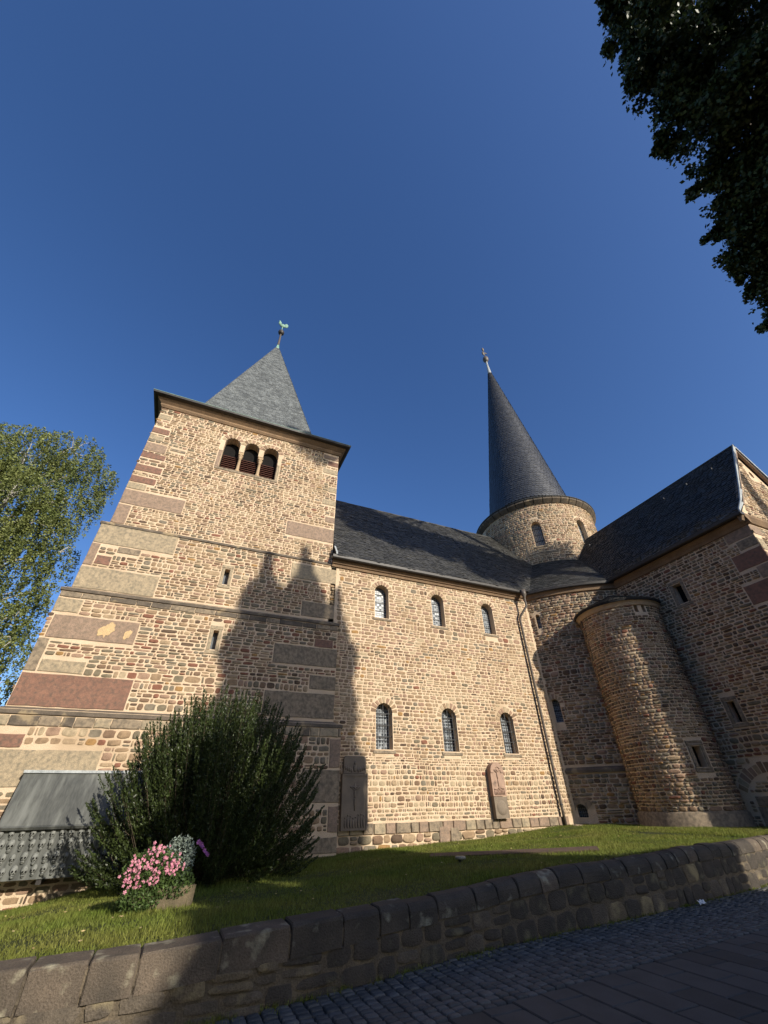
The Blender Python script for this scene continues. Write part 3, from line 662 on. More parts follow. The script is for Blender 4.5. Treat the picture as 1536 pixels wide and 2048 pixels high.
# finial
m = MB(); m.lathe([(.20, 29.35), (.16, 29.7), (.07, 30.25), (.06, 30.3)], (0, CY, 0), 4, a0=pi/4, a1=pi/4+2*pi); m.build('finial_cap', [M['copper']], ch)
fin = MB(); fin.tube([(0, CY, 30.2), (0, CY, 31.7)], [.09, .06], 8)
fin = fin.build('finial', [M['pipe']], ch)
m = MB(); m.blob((0, CY, 31.95), (.24, .24, .26), 12, 8); m.build('finial_ball', [M['gutter']], fin, smooth=True)
m = MB(); m.tube([(0, CY, 32.1), (0, CY, 32.75)], .035, 6)
for c_, r_ in (((0, CY, 32.95), (.26, .10, .22)), ((-.24, CY, 33.18), (.13, .08, .22)), ((.27, CY, 33.1), (.16, .07, .28)), ((-.28, CY, 33.42), (.08, .06, .09))): m.blob(c_, r_, 8, 6)
m.build('weathercock', [M['copper']], fin, smooth=True)

# ---- nave
NY = 15.0; SN = planeY(NY)
mb = MB(); mb.box((4.2, NY, -.5), (14.75, 2*CY-NY, 10.25))
nave = mb.build('nave_wall', [M['mortar']], ch)
UW = [(6.53, 7.97, .64, 1.5), (9.30, 7.97, .64, 1.5), (12.03, 7.95, .64, 1.5)]; LW = [(6.55, 3.18, .66, 1.5), (9.30, 3.17, .66, 1.48), (12.06, 3.16, .66, 1.48)]
carve(nave, [arch_cut(SN, a, b, w_, h_, .45) for a, b, w_, h_ in UW+LW])
def window(S, uc, vb, wd, h, kind, ws, dep=.32, vou=True, n=9, sill='ash_grey'):
    L = local(S, uc, vb); g = MB(); g.prism(arch_prof(wd-.004, h-.004), -dep-.03, -dep, lambda t, p, q: L(p, q+.002, t)); wn = g.build('window', [M['glass']], ch)
    r = wd/2; top = lambda x: h-r+math.sqrt(max(0, r*r-x*x))
    lat = MB(); ng = 6; st = wd/ng
    for i in range(1, ng):
        x = -r+i*st; lat.box((x-.012, 0.01, -dep), (x+.012, top(x)-.01, -dep+.012), fr=lambda a, b, c: L(a, b, c))
    z = st
    while z < h-.05:
        hw = r-.005 if z < h-r else math.sqrt(max(.0001, r*r-(z-h+r)**2))-.01
        lat.box((-hw, z-.012, -dep+.001), (hw, z+.012, -dep+.013), fr=lambda a, b, c: L(a, b, c)); z += st
    pn_ = MB()
    for i in range(ng):
        for j in range(int(h/st)+1):
            x0, x1, z0, z1 = -r+i*st+.006, -r+(i+1)*st-.006, j*st+.006, (j+1)*st-.006
            if z1 < top(max(abs(x0), abs(x1)))-.0:
                ta, tb2 = random.gauss(0, .05), random.gauss(0, .05)
                pn_.add([L(a_2, b_2, -dep+.004+(a_2-x0-st/2)*ta+(b_2-z0-st/2)*tb2) for a_2, b_2 in ((x0, z0), (x1, z0), (x1, z1), (x0, z1))], [(0, 1, 2, 3)])
    if pn_.v: pn_.build('leaded_panes', [M['pane']], wn, fix=False, kind='stuff')
    lat.build('leading', [M['came']], wn, fix=False)
    zs = [h*.27, h*.52, h*.77]
    for z in zs:
        hw = r-.002 if z < h-r else math.sqrt(max(.001, r*r-(z-h+r)**2))-.004
        if kind == 'grille':
            b = MB(); b.tube([L(-hw-.0, z, -.10), L(hw+.0, z, -.10)], .016, 6); b.build('grille_bar', [M['iron']], wn)
        b = MB(); b.box((-hw, z-.014, -dep+.016), (hw, z+.014, -dep+.035), fr=lambda a, b_, c: L(a, b_, c)); b.build('window_bar', [M['iron']], wn)
    if kind == 'grille':
        for x in (-r*.68, -r*.02, r*.66):
            b = MB(); b.tube([L(x, .02, -.10), L(x, top(x)-.02, -.10)], .013, 6); b.build('grille_bar', [M['iron']], wn)
    if vou: voussoirs(S, uc, vb+h-r, r, .2, ws, n)
    if sill:
        m_ = MB(); m_.prism([(-.33, .0), (.03, -.035), (.03, -.12), (-.33, -.12)], -r-.1, r+.1, lambda t, p, q: L(t, q, p) if p > -.001 or True else None)
        m_.build('window_sill', [M[sill]], ch)
    return (uc-r-.015, uc+r+.015, vb-.13, vb+h-r)
blk = []; ar = []
for a, b, w_, h_ in UW: blk.append(window(SN, a, b, w_, h_, 'plain', nave)); ar.append((a, b+h_-w_/2, w_/2+.21))
for a, b, w_, h_ in LW: blk.append(window(SN, a, b, w_, h_, 'grille', nave)); ar.append((a, b+h_-w_/2, w_/2+.21))
blk += [(10.68, 11.42, 1.2, 2.4)]
B5 = []
x = 4.9
PL = []
while x < 14.1:      # plinth ashlar, two courses
    L_ = random.uniform(.3, .55); PL.append((x, min(x+L_, 14.15), .86, 1.13)); x += L_
for a, b, c, d in PL:
    if Zb((a+b)/2) < d-.05: block(SN, a+.012, b-.012, c, d, random.choice(['ash_grey', 'ash_brown', 'ash_grey', 'ash_pale']), nave, d=.06, name='plinth_stone')
block(SN, 8.45, 8.85, .5, .98, 'ash_brown', nave, d=.075, name='plinth_stone'); block(SN, 8.88, 9.22, .5, .95, 'ash_grey', nave, d=.075, name='plinth_stone')
finish_stones('n0', nave, lay(SN, 4.6, 14.5, .2, .85, [], hr=(.17, .22), wr=(.22, .5), wts=[4, 3, 2, .5, 3, 3, .3, 4, .3, 3], depth=.05, wave=.004))
finish_stones('n1', nave, lay(SN, 4.6, 14.5, 1.17, 2.95, blk, arches=ar, hr=(.085, .17), wr=(.07, .3), gap=.030, tall=.3, wave=.016, wts=[4, 7, 1.5, .4, 2, 1.6, .4, 4, .3, 7], depth=.016))
finish_stones('n2', nave, lay(SN, 4.6, 14.5, 2.95, 6.9, blk, arches=ar, hr=(.10, .165), wr=(.11, .33), gap=.022, depth=.012, wts=[7, 7, 1.5, .25, 1.5, 1.3, .3, 5, .5, 4]))
finish_stones('n3', nave, lay(SN, 4.6, 14.5, 6.9, 10.0, blk, arches=ar, hr=(.10, .18), wr=(.13, .42), gap=.020, depth=.011, wts=[7, 7, 1.1, .2, 1, 1, .2, 7, .4, 5]))
GZ = 10.30; GY = 14.60
m = MB(); m.prism([(14.99, 9.93), (14.93, 9.93), (14.90, 10.02), (14.84, 10.05), (14.78, 10.15), (14.74, 10.22), (14.99, 10.22)], 4.2, 14.3, lambda t, p, q: (t, p, q)); m.build('nave_cornice', [M['cornice']], ch)
m = MB(); m.prism([(14.80, 10.20), (14.62, 10.18), (14.58, 10.22), (14.57, 10.33), (14.60, 10.34), (14.66, 10.30), (14.80, 10.30)], 4.12, 14.2, lambda t, p, q: (t, p, q)); m.build('nave_gutter', [M['gutter']], ch)
# nave roof
RZ = 16.72
m = MB(); m.prism([(14.60, 10.30), (CY, RZ), (2*CY-14.6, 10.30)], 4.28, CX-1, lambda t, p, q: (t, p, q)); nr = m.build('nave_roof', [M['deck']], ch)
e = Vector((0, CY-14.6, RZ-10.3)); W = e.length
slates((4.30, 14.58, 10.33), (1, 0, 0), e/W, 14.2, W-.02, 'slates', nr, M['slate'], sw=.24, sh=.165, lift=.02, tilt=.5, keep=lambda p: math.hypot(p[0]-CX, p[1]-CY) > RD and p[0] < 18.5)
m = MB(); m.tube([(4.3, CY, RZ+.02), (18, CY, RZ+.02)], .06, 6); m.build('ridge', [M['slate']], nr)
m = MB(); m.prism([(14.6, 10.38), (15.0, 10.95), (15.0, 11.0), (14.6, 10.46)], 4.26, 4.33, lambda t, p, q: (t, p, q)); m.build('flashing', [M['lead']], ch)
hk = MB()
for i in range(14):
    for vv in (5.3,):
        p = Vector((4.9+i*.95, 14.58, 10.33))+e/W*vv+Vector((0, -.05, .03)); hk.box((p.x-.02, p.y-.06, p.z-.06), (p.x+.02, p.y+.02, p.z+.04))
hk.build('roof_hooks', [M['iron']], nr, kind='stuff')

# ---- round ring wall
SR = cyl(CX, CY, RW)
a_ = lambda deg: R(deg)*RW
m = MB(); m.lathe([(.01, -.5), (RW, -.5), (RW, 10.25), (.01, 10.25)], (CX, CY, 0), 160); ring = m.build('round_wall', [M['mortar']], ch)
ringW = [(a_(-144.9), 8.47, .2, .72), (a_(-146.3), 4.36, .42, .93), (a_(-146.0), 1.08, .42, .42)]
cut = [cutter(local(SR, u, v), arch_prof(w_, h_), .25, -.4) for u, v, w_, h_ in ringW]
carve(ring, cut)
rblk = []; rar = []
for i, (u, v, w_, h_) in enumerate(ringW):
    rblk.append(window(SR, u, v, w_, h_, 'grille' if i == 2 else 'plain', ring, dep=.28, vou=(i == 1), n=7, sill=None)); rar.append((u, v+h_-w_/2, w_/2+(.2 if i == 1 else .12)))
# plaster surround of the cellar window
m = MB(); u, v, w_, h_ = ringW[2]; Lc = local(SR, u, v); pr = [(w_/2*math.cos(t), h_-w_/2+w_/2*math.sin(t)) for t in np.linspace(0, pi, 9)]; po = [(x_*2.1, y_*1.0+.0+(.2 if y_ > .1 else 0)) for x_, y_ in pr]
V = [Lc(x_*1.02, y_, .02) for x_, y_ in pr]+[Lc(x_, y_, .02) for x_, y_ in po]+[Lc(x_, y_, -.05) for x_, y_ in po]; F = [(i, i+1, 10+i, 9+i) for i in range(8)]+[(9+i, 10+i, 19+i, 18+i) for i in range(8)]
m.add(V, F); m.build('window_surround', [M['ash_grey']], ch)
rblk += [(u-.5, u+.5, v-.05, v+.35)]
m = MB(); m.lathe([(RW-.02, 2.52), (RW+.07, 2.50), (RW+.08, 2.60), (RW-.02, 2.72)], (CX, CY, 0), 80, a0=R(-160), a1=R(-100)); m.build('string_course', [M['course']], ch)
finish_stones('r', ring, lay(SR, a_(-152.5), a_(-108), .3, 9.93, rblk+[(-99, 99, 2.48, 2.72)], arches=rar, hr=(.10, .18), wr=(.12, .4), depth=.03, wts=[3, 2, 4, 2, 3, 3, 1, 3, .4, 1]))
block(SR, a_(-143.0), a_(-142.2), 8.4, 9.2, 'ash_brown', ring, name='window_frame')
m = MB(); m.lathe([(RW-.01, 9.95), (RW+.1, 9.98), (RW+.12, 10.08), (RW+.2, 10.2), (RW-.01, 10.2)], (CX, CY, 0), 100, a0=R(-160), a1=R(-100)); m.build('ring_cornice', [M['cornice']], ch)
m = MB(); m.lathe([(RW+.05, 10.19), (RW+.24, 10.18), (RW+.28, 10.22), (RW+.29, 10.33), (RW+.25, 10.33), (RW+.05, 10.3), (RW+.05, 10.19)], (CX, CY, 0), 100, a0=R(-148), a1=R(-112)); m.build('ring_gutter', [M['gutter']], ch)
RR0, RR1, RZ1 = RW+.27, 3.9, 13.75
m = MB(); m.lathe([(RR0, 10.30), (RR1, RZ1)], (CX, CY, 0), 120, a0=R(-165), a1=R(-95)); rr = m.build('ring_roof', [M['deck']], ch)
def cone_slates(c, r0, z0, r1, z1, a0, a1, name, parent, m, sw=.2, sh=.16, lift=.014, scallop=False, keep=None):
    Vs = []; Fs = []; n = 0; Ls = math.hypot(r1-r0, z1-z0); nr_ = int(Ls/sh); cn = (z1-z0)/Ls; sn = (r0-r1)/Ls
    def P(a, s, l): r = r0+(r1-r0)*s/Ls+l*cn; return (c[0]+r*math.cos(a), c[1]+r*math.sin(a), z0+(z1-z0)*s/Ls+l*sn)
    for row in range(nr_):
        s = row*sh; r = r0+(r1-r0)*s/Ls; nn = max(5, int((a1-a0)*r/sw)); da = (a1-a0)/nn
        for i in range(nn):
            a = a0+(i+(row % 2)*.5)*da; b = a+da*.96
            if keep and not keep(P((a+b)/2, s, 0)): continue
            lf = lift*random.uniform(.6, 1.6); t = sh*1.2; s_ = s+random.uniform(-.008, .008); mid = (a+b)/2; q = .3 if scallop else .08
            Q = [(a, s_+sh*q, lf), (a+(b-a)*.25, s_+.01, lf), (mid, s_, lf*1.1), (a+(b-a)*.75, s_+.01, lf), (b, s_+sh*q, lf), (b, min(s_+t, Ls), .001), (a, min(s_+t, Ls), .001)]
            Vs += [P(*x_) for x_ in Q]+[P(x_[0], x_[1], -.01) for x_ in Q[:5]]; Fs.append([n+j for j in range(7)]); Fs += [[n+j, n+7+j, n+8+j, n+j+1] for j in range(4)]; n += 12
    me = bpy.data.meshes.new(name); me.from_pydata(Vs, [], Fs); me.update()
    return link(name, me, parent, m, kind='stuff')
cone_slates((CX, CY), RR0+.01, 10.32, RR1, RZ1+.02, R(-158), R(-100), 'slates', rr, M['slate'], sw=.24, lift=.02)

# ---- drum
SD = cyl(CX, CY, RD); d_ = lambda deg: R(deg)*RD
m = MB(); m.lathe([(.01, 9), (RD, 9), (RD, 18.1), (.01, 18.1)], (CX, CY, 0), 120); drum = m.build('drum_wall', [M['mortar']], ch)
DW = [(d_(-135.0), 14.82, .62, 1.85), (d_(-92.0), 14.9, .62, 1.85)]
carve(drum, [cutter(local(SD, u, v), arch_prof(w_, h_), .25, -.45) for u, v, w_, h_ in DW])
db = []; da_ = []
for u, v, w_, h_ in DW:
    db.append(window(SD, u, v, w_, h_, 'plain', drum, dep=.34, n=8)); da_.append((u, v+h_-w_/2, w_/2+.21))
u = DW[0][0]
for (a, b, c, d) in ((u-.95, u-.8, 14.38, 15.25), (u+.8, u+.95, 14.38, 15.05), (u-.95, u+.95, 14.22, 14.36)): block(SD, a, b, c, d, 'ash_grey', drum, d=.03, name='panel_frame'); db.append((a-.02, b+.02, c-.02, d+.02))
finish_stones('d', drum, lay(SD, d_(-190), d_(-60), 13.4, 17.95, db, arches=da_, hr=(.09, .17), wr=(.12, .38), wts=[6, 5, 2, .5, 2, 2, .3, 5, .5, 3]))
for i in range(44):   # dark drum cornice blocks
    a0, a1 = 2*pi*i/44, 2*pi*(i+1)/44-.012
    m = MB(); V = [(CX+r*math.cos(t), CY+r*math.sin(t), z) for t in (a0, (a0+a1)/2, a1) for r, z in ((RD-.05, 17.98), (RD+.05, 17.98), (RD+.27, 18.22), (RD+.27, 18.34), (RD-.05, 18.34))]
    F = [(j*5+i_, (j+1)*5+i_, (j+1)*5+(i_+1) % 5, j*5+(i_+1) % 5) for j in (0, 1) for i_ in range(5)]+[(0, 1, 2, 3, 4), (10, 11, 12, 13, 14)]
    if -200 < (math.degrees((a0+pi) % (2*pi)-pi)) < -20 or math.degrees(a0) > 140: m.add(V, F); m.build('cornice_block', [M['course']], ch)
m = MB(); m.lathe([(RD+.0, 18.345), (RD+.29, 18.345), (RD+.30, 18.40), (3.55, 18.75), (3.1, 19.4), (.14, 38.5), (0.01, 38.5)], (CX, CY, 0), 96); cone = m.build('drum_spire', [M['deck']], ch, smooth=False)
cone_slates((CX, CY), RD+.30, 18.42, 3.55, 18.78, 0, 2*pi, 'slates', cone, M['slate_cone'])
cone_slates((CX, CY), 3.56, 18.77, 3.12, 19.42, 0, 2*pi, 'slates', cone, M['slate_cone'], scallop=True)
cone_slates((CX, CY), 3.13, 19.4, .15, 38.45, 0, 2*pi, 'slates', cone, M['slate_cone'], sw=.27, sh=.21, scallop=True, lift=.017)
m = MB(); m.lathe([(.22, 37.9), (.17, 38.6), (.10, 39.6), (.09, 40.3)], (CX, CY, 0), 12); m.build('finial_cap', [M['lead']], ch, smooth=True)
fin2 = MB(); fin2.lathe([(.05, 40.2), (.2, 40.35), (.30, 40.6), (.31, 40.75), (.26, 41.0), (.12, 41.1), (.05, 41.15)], (CX, CY, 0), 14); fin2 = fin2.build('finial', [M['pipe']], ch, smooth=True)
m = MB(); m.tube([(CX, CY, 41.1), (CX, CY, 42.6)], .05, 6); m.blob((CX-.1, CY, 41.8), (.2, .1, .35), 8, 6); m.blob((CX+.22, CY, 42.0), (.2, .06, .1), 8, 6); m.blob((CX-.02, CY, 42.6), (.16, .1, .3), 8, 6); m.build('weathervane', [M['pipe']], fin2, smooth=True)

# ---- wing
WXX = 17.8; WYF = 6.1; SW = planeX(WXX); SG = planeY(WYF)
m = MB(); m.prism([(WXX, -.5), (24.2, -.5), (24.2, 10.25), (21.0, 14.75), (WXX, 10.25)], WYF, 19, lambda t, p, q: (p, t, q)); wing = m.build('wing_wall', [M['mortar']], ch)
def rectX(y0, y1, z0, z1, dep): m_ = MB(); m_.box((y0, z0, -dep), (y1, z1, .25), fr=lambda a, b, c: SW(a, b, c)); return m_
WN = [(9.30, 9.66, 8.17, 9.0), (9.44, 9.68, 3.74, 4.42), (8.9, 9.95, .3, 1.33)]
carve(wing, [rectX(a, b, c, d, .5) for a, b, c, d in WN]+[cutter(local(SG, 21.3, 13.6), [(.14*math.cos(t), .2*math.sin(t)) for t in np.linspace(0, 2*pi, 9)[:-1]], .2, -.3)])
wb = []
for a, b, c, d in WN[:2]: wb.append(slit(SW, wing, a, b, c, d, 'ash_grey', f=.13, gm='void'))  # near-black panes: shade on the wing slits put into the colour
m = MB(); m.box((8.91, .31, -.48), (9.94, 1.32, -.44), fr=lambda a, b, c: SW(a, b, c)); m.build('cellar_door', [M['void']], ch)
block(SW, 8.75, 10.15, 1.36, 1.62, 'ash_grey', wing, .04, name='door_lintel'); block(SW, 9.97, 10.2, .5, 1.34, 'ash_grey', wing, .03, name='door_jamb'); block(SW, 8.65, 8.88, .5, 1.34, 'ash_grey', wing, .03, name='door_jamb')
wb += [(8.6, 10.25, .2, 1.66)]
voussoirs(SW, 9.4, 1.2, 1.05, .3, wing, 15, a0=.5, a1=pi-.45)
WQ = [(6.1, 7.0, 9.55, 10.05, 'ash_brown'), (6.1, 6.75, 9.15, 9.5, 'ash_grey'), (6.1, 7.15, 8.45, 9.05, 'ash_red'), (6.1, 6.6, 7.95, 8.4, 'ash_brown'), (6.1, 7.3, 7.2, 7.9, 'ash_red'), (6.1, 6.9, 6.6, 7.1, 'ash_grey')]
for a, b, c, d, mm in WQ: block(SW, a, b, c, d, mm, wing, d=.02)
finish_stones('w', wing, lay(SW, 6.1, 12.6, .3, 9.95, wb+rb(WQ), arches=[(9.4, 1.2, 1.38)], hr=(.10, .17), wr=(.11, .36), depth=.026, gap=.03, wts=[2.5, 1, 5, 3, 4, 3, 1.5, 3, .2, .5]))
finish_stones('w2', wing, [q for q in lay(SW, 8.4, 10.4, 1.2, 2.3, [(8.6, 10.25, .2, 1.68)], hr=(.1, .14), wr=(.12, .3), depth=.02) if math.hypot(q[1]-9.4, q[2]-1.2)+q[3]*.4 < 1.02])
# gable front stones, string course
GQ = [(17.8, 18.5, 9.6, 10.0, 'ash_brown'), (17.8, 18.2, 8.9, 9.4, 'ash_pale'), (17.8, 18.6, 8.1, 8.8, 'ash_brown'), (17.8, 18.3, 7.2, 7.9, 'ash_red'), (21.0, 21.65, 13.2, 14.0, 'ash_brown')]
for a, b, c, d, mm in GQ[:-1]: block(SG, a, b, c, d, mm, wing, d=.02)
finish_stones('g', wing, lay(SG, 17.8, 23, 6, 10.0, rb(GQ), hr=(.10, .16), wr=(.14, .4)))
gs = [s for s in lay(SG, 18.0, 24, 10.45, 14.4, rb(GQ), hr=(.10, .16), wr=(.14, .4)) if abs(s[1]-21.0) < (14.55-s[2])*.72-.15]
finish_stones('g2', wing, gs)
m = MB(); m.prism([(WYF+.02, 10.02), (WYF-.06, 10.06), (WYF-.16, 10.26), (WYF-.16, 10.36), (WYF+.02, 10.42)], 17.45, 24.5, lambda t, p, q: (t, p, q)); m.build('gable_cornice', [M['cornice']], ch)
m = MB(); m.prism([(WXX+.02, 9.95), (WXX-.06, 9.96), (WXX-.1, 10.07), (WXX-.2, 10.2), (WXX-.2, 10.26), (WXX+.02, 10.26)], WYF-.16, 12.7, lambda t, p, q: (p, t, q)); m.build('wing_cornice', [M['cornice']], ch)
m = MB(); m.prism([(17.62, 10.26), (17.40, 10.24), (17.36, 10.28), (17.35, 10.40), (17.39, 10.41), (17.62, 10.36)], WYF-.18, 12.5, lambda t, p, q: (p, t, q)); m.build('wing_gutter', [M['gutter']], ch)
WP = [(17.38, 10.38), (17.95, 10.95), (18.6, 11.80), (20.98, 15.2)]
m = MB(); m.prism(WP+[(24.0, 10.9), (24.6, 10.35), (24.45, 10.3), (23.85, 10.8), (20.98, 15.02), (18.72, 11.75), (18.08, 10.9), (17.5, 10.34)], WYF-.18, CY, lambda t, p, q: (p, t, q)); wr_ = m.build('wing_roof', [M['deck']], ch)
for (a, b) in zip(WP[:-1], WP[1:]):
    e = Vector((b[0]-a[0], 0, b[1]-a[1])); W = e.length; nn = Vector((-e.z, 0, e.x))/W
    slates(Vector((a[0], 16.5, a[1]))+nn*.01, (0, -1, 0), e/W, 16.5-WYF+.18, W, 'slates', wr_, M['slate'], sw=.22, sh=.155, lift=.028, tilt=.2, scallop=True, keep=lambda p: math.hypot(p[0]-CX, p[1]-CY) > RD)
vg = MB()
for (a, b) in zip(WP[:-1], WP[1:]): vg.prism([(a[0]-.06, a[1]-.06), (a[0]-.03, a[1]+.07), (b[0]-.03, b[1]+.07), (b[0]+.06, b[1]-.06)], WYF-.22, WYF-.17, lambda t, p, q: (p, t, q))
vg.prism([(20.95, 15.27), (20.95, 15.1), (24.5, 10.3), (24.62, 10.35)], WYF-.22, WYF-.17, lambda t, p, q: (p, t, q))
vg.build('verge_flashing', [M['lead']], ch)
m = MB(); m.prism([(18.2, 10.9), (21.0, 14.85), (21.0, 15.15), (17.9, 10.9)], WYF-.17, WYF-.05, lambda t, p, q: (p, t, q)); m.prism([(23.9, 10.9), (21.0, 14.85), (21.0, 15.15), (24.1, 10.9)], WYF-.17, WYF-.05, lambda t, p, q: (p, t, q)); m.build('verge_board', [M['ash_brown']], ch)
m = MB(); m.tube([(20.98, WYF-.18, 15.22), (20.98, 15, 15.22)], .05, 6); m.build('ridge', [M['slate']], wr_)
hk = MB()
for i in range(7): p = (20.3, 6.9+i*1.25, 14.23); hk.box((p[0]-.12, p[1]-.012, p[2]+.0), (p[0]-.02, p[1]+.012, p[2]+.12))
hk.build('roof_hooks', [M['iron']], wr_, kind='stuff')

# ---- stair turret
TX, TY, TR = 17.2, 12.15, 1.66
ST = cyl(TX, TY, TR); t_ = lambda deg: R(deg)*TR
m = MB(); m.lathe([(.01, -.3), (TR, -.3), (TR, 8.52), (.01, 8.52)], (TX, TY, 0), 72); tur = m.build('stair_turret_wall', [M['mortar']], ch)
TWs = [(t_(-117.5), 8.03, .15, .32), (t_(-106.5), 8.03, .15, .32)]
L1 = local(ST, t_(-113), 2.46)
cw = MB(); cw.box((-.15, 0, -.5), (.15, .63, .2), fr=lambda a, b, c: L1(a, b, c))
carve(tur, [cutter(local(ST, u, v), arch_prof(w_, h_, 6), .2, -.35) for u, v, w_, h_ in TWs]+[cw])
g = MB(); g.box((-.15, 0.001, -.36), (.15, .629, -.33), fr=lambda a, b, c: L1(a, b, c)); g.build('window', [M['void']], ch)
for (a, b, c, d) in ((-.3, .3, .65, .8), (-.28, -.16, 0, .64), (.16, .27, 0, .64), (-.3, .3, -.15, -.01)): block(ST, t_(-113)+a, t_(-113)+b, 2.46+c, 2.46+d, 'ash_grey', tur, .03, name='window_frame')
tb = [(t_(-121.5), t_(-102.5), 8.0, 8.38), (t_(-113)-.32, t_(-113)+.32, 2.25, 3.26)]
finish_stones('tu', tur, lay(ST, t_(-248), t_(-40), 1.25, 8.4, tb, hr=(.09, .16), wr=(.1, .3), depth=.027, wts=[3, 2, 4, 2, 4, 3, 1, 3, .5, 1], wave=.012))
m = MB(); m.lathe([(TR+.0, 1.27), (TR+.09, 1.2), (TR+.11, -.2)], (TX, TY, 0), 48, a0=R(-235), a1=R(-40)); m.build('turret_plinth', [M['ash_grey']], ch, smooth=True)
m = MB(); m.lathe([(TR-.01, 8.32), (TR+.06, 8.34), (TR+.1, 8.46), (TR+.16, 8.52), (TR-.01, 8.52)], (TX, TY, 0), 60); m.build('turret_cornice', [M['column']], ch)
m = MB(); m.lathe([(TR+.0, 8.525), (TR+.2, 8.525), (TR+.22, 8.60), (0.02, 9.45)], (TX, TY, 0), 60); tro = m.build('turret_roof', [M['deck']], ch)
cone_slates((TX, TY), TR+.23, 8.61, .1, 9.47, 0, 2*pi, 'slates', tro, M['slate'], sw=.16, sh=.12)
emit_stones(297)

# ---- downpipes
def pipe(pts, r, name='downpipe', m='pipe', br=()):
    q = MB(); q.tube(pts, r, 10); o = q.build(name, [M[m]], ch, smooth=True)
    for z in br:
        p0 = np.array(pts[-2]); b = MB(); b.lathe([(r, z-.02), (r+.018, z-.02), (r+.018, z+.02), (r, z+.02)], (pts[-2][0], pts[-2][1], 0), 10); b.build('bracket', [M['iron']], o)
    return o
m = MB(); m.lathe([(.04, 9.72), (.06, 9.9), (.13, 10.05), (.14, 10.3), (.05, 10.3)], (14.12, 14.52, 0), 10); m.build('rainwater_head', [M['pipe']], ch, smooth=True)
pipe([(14.12, 14.52, 9.9), (14.12, 14.52, 9.45), (13.86, 14.80, 9.0), (13.84, 14.86, 8.85), (13.84, 14.86, 1.6), (13.84, 14.86, .86)], .055, br=(7.5, 5.3, 3.1, 1.5))
m = MB(); m.blob((14.15, 14.6, .84), (.28, .2, .06), 8, 4); m.build('splash_stone', [M['ash_grey']], ch)
a = math.radians(-216)
pipe([(15.74, 13.02, 8.7), (15.74, 13.0, 8.4), (15.80, 12.98, 8.0), (15.80, 12.98, 1.5), (15.80, 12.98, .8)], .05, m='gutter')

# ============================================================ MEMORIALS
pn = bpy.data.objects.new('memorial_panel', None); C.objects.link(pn); pn.location = (-2.2, 14.5, .4); pi_ = Matrix.Translation((2.2, -14.5, -.4))
props(pn, 'dark grey slanted metal memorial with rows of cast skulls on the tower foot', 'memorial')
def att(o, par, inv): o.parent = par; o.matrix_parent_inverse = inv; return o
XL, XR = -3.42, -.75
m = MB(); m.prism([(14.62, 2.36), (14.62, 2.44), (14.42, 2.44), (14.40, 2.38), (14.04, 1.36), (13.98, 1.33), (14.02, 1.28), (14.62, 1.28)], XL, XR, lambda t, p, q: (t, p, q)); att(m.build('sloping_cover', [M['panel']]), pn, pi_)
m = MB(); m.prism([(14.40, 2.38), (14.36, 2.40), (14.37, 2.46), (14.63, 2.46), (14.63, 2.43)], XL-.02, XR+.02, lambda t, p, q: (t, p, q)); att(m.build('top_rail', [M['lead']]), pn, pi_)
def tilt_p(y): return 0
m = MB(); m.prism([(14.62, 1.27), (14.12, 1.27), (14.16, .40), (14.62, .40)], XL, XR, lambda t, p, q: (t, p, q)); att(m.build('skull_panel', [M['panel']]), pn, pi_)
sk = []
for q in range(3):
    rd = random.Random(q); s = MB(); s.blob((0, 0, .02), (.058, .05, .072), 10, 7, fr=lambda x, y, z: (x*(1-.25*max(0, -z/.07)), min(y, .005), z)); s.blob((0, -.012, -.058), (.03, .028, .03), 8, 5)
    s.blob((-.023, -.045, .005), (.015, .01, .015), 6, 4, mi=1); s.blob((.023, -.045, .005), (.015, .01, .015), 6, 4, mi=1); s.blob((0, -.046, -.026), (.007, .008, .011), 5, 4, mi=1); s.box((-.018, -.044, -.058), (.018, -.036, -.052), 1)
    me = s.mesh('skull', True); me.materials.append(M['skull']); me.materials.append(M['void']); sk.append(me)
for row, z in enumerate((1.19, 1.0, .77, .55)):
    x = XL+.1+(row % 2)*.09+row*.01
    while x < XR-.05:
        o = bpy.data.objects.new('skull', sk[random.randrange(3)]); C.objects.link(o); f = 14.12+(1.27-z)*.046
        att(o, pn, pi_); o.location = (x, f-.004, z+random.uniform(-.012, .012)); f_ = random.uniform(.95, 1.4); o.scale = (f_, f_, f_); o.rotation_euler = (random.uniform(-.15, .15), 0, random.uniform(-.4, .4)); x += random.uniform(.17, .21)
m = MB(); m.box((-2.32, 14.2, .30), (-2.22, 14.55, .41)); att(m.build('bracket', [M['gutter']]), pn, pi_)
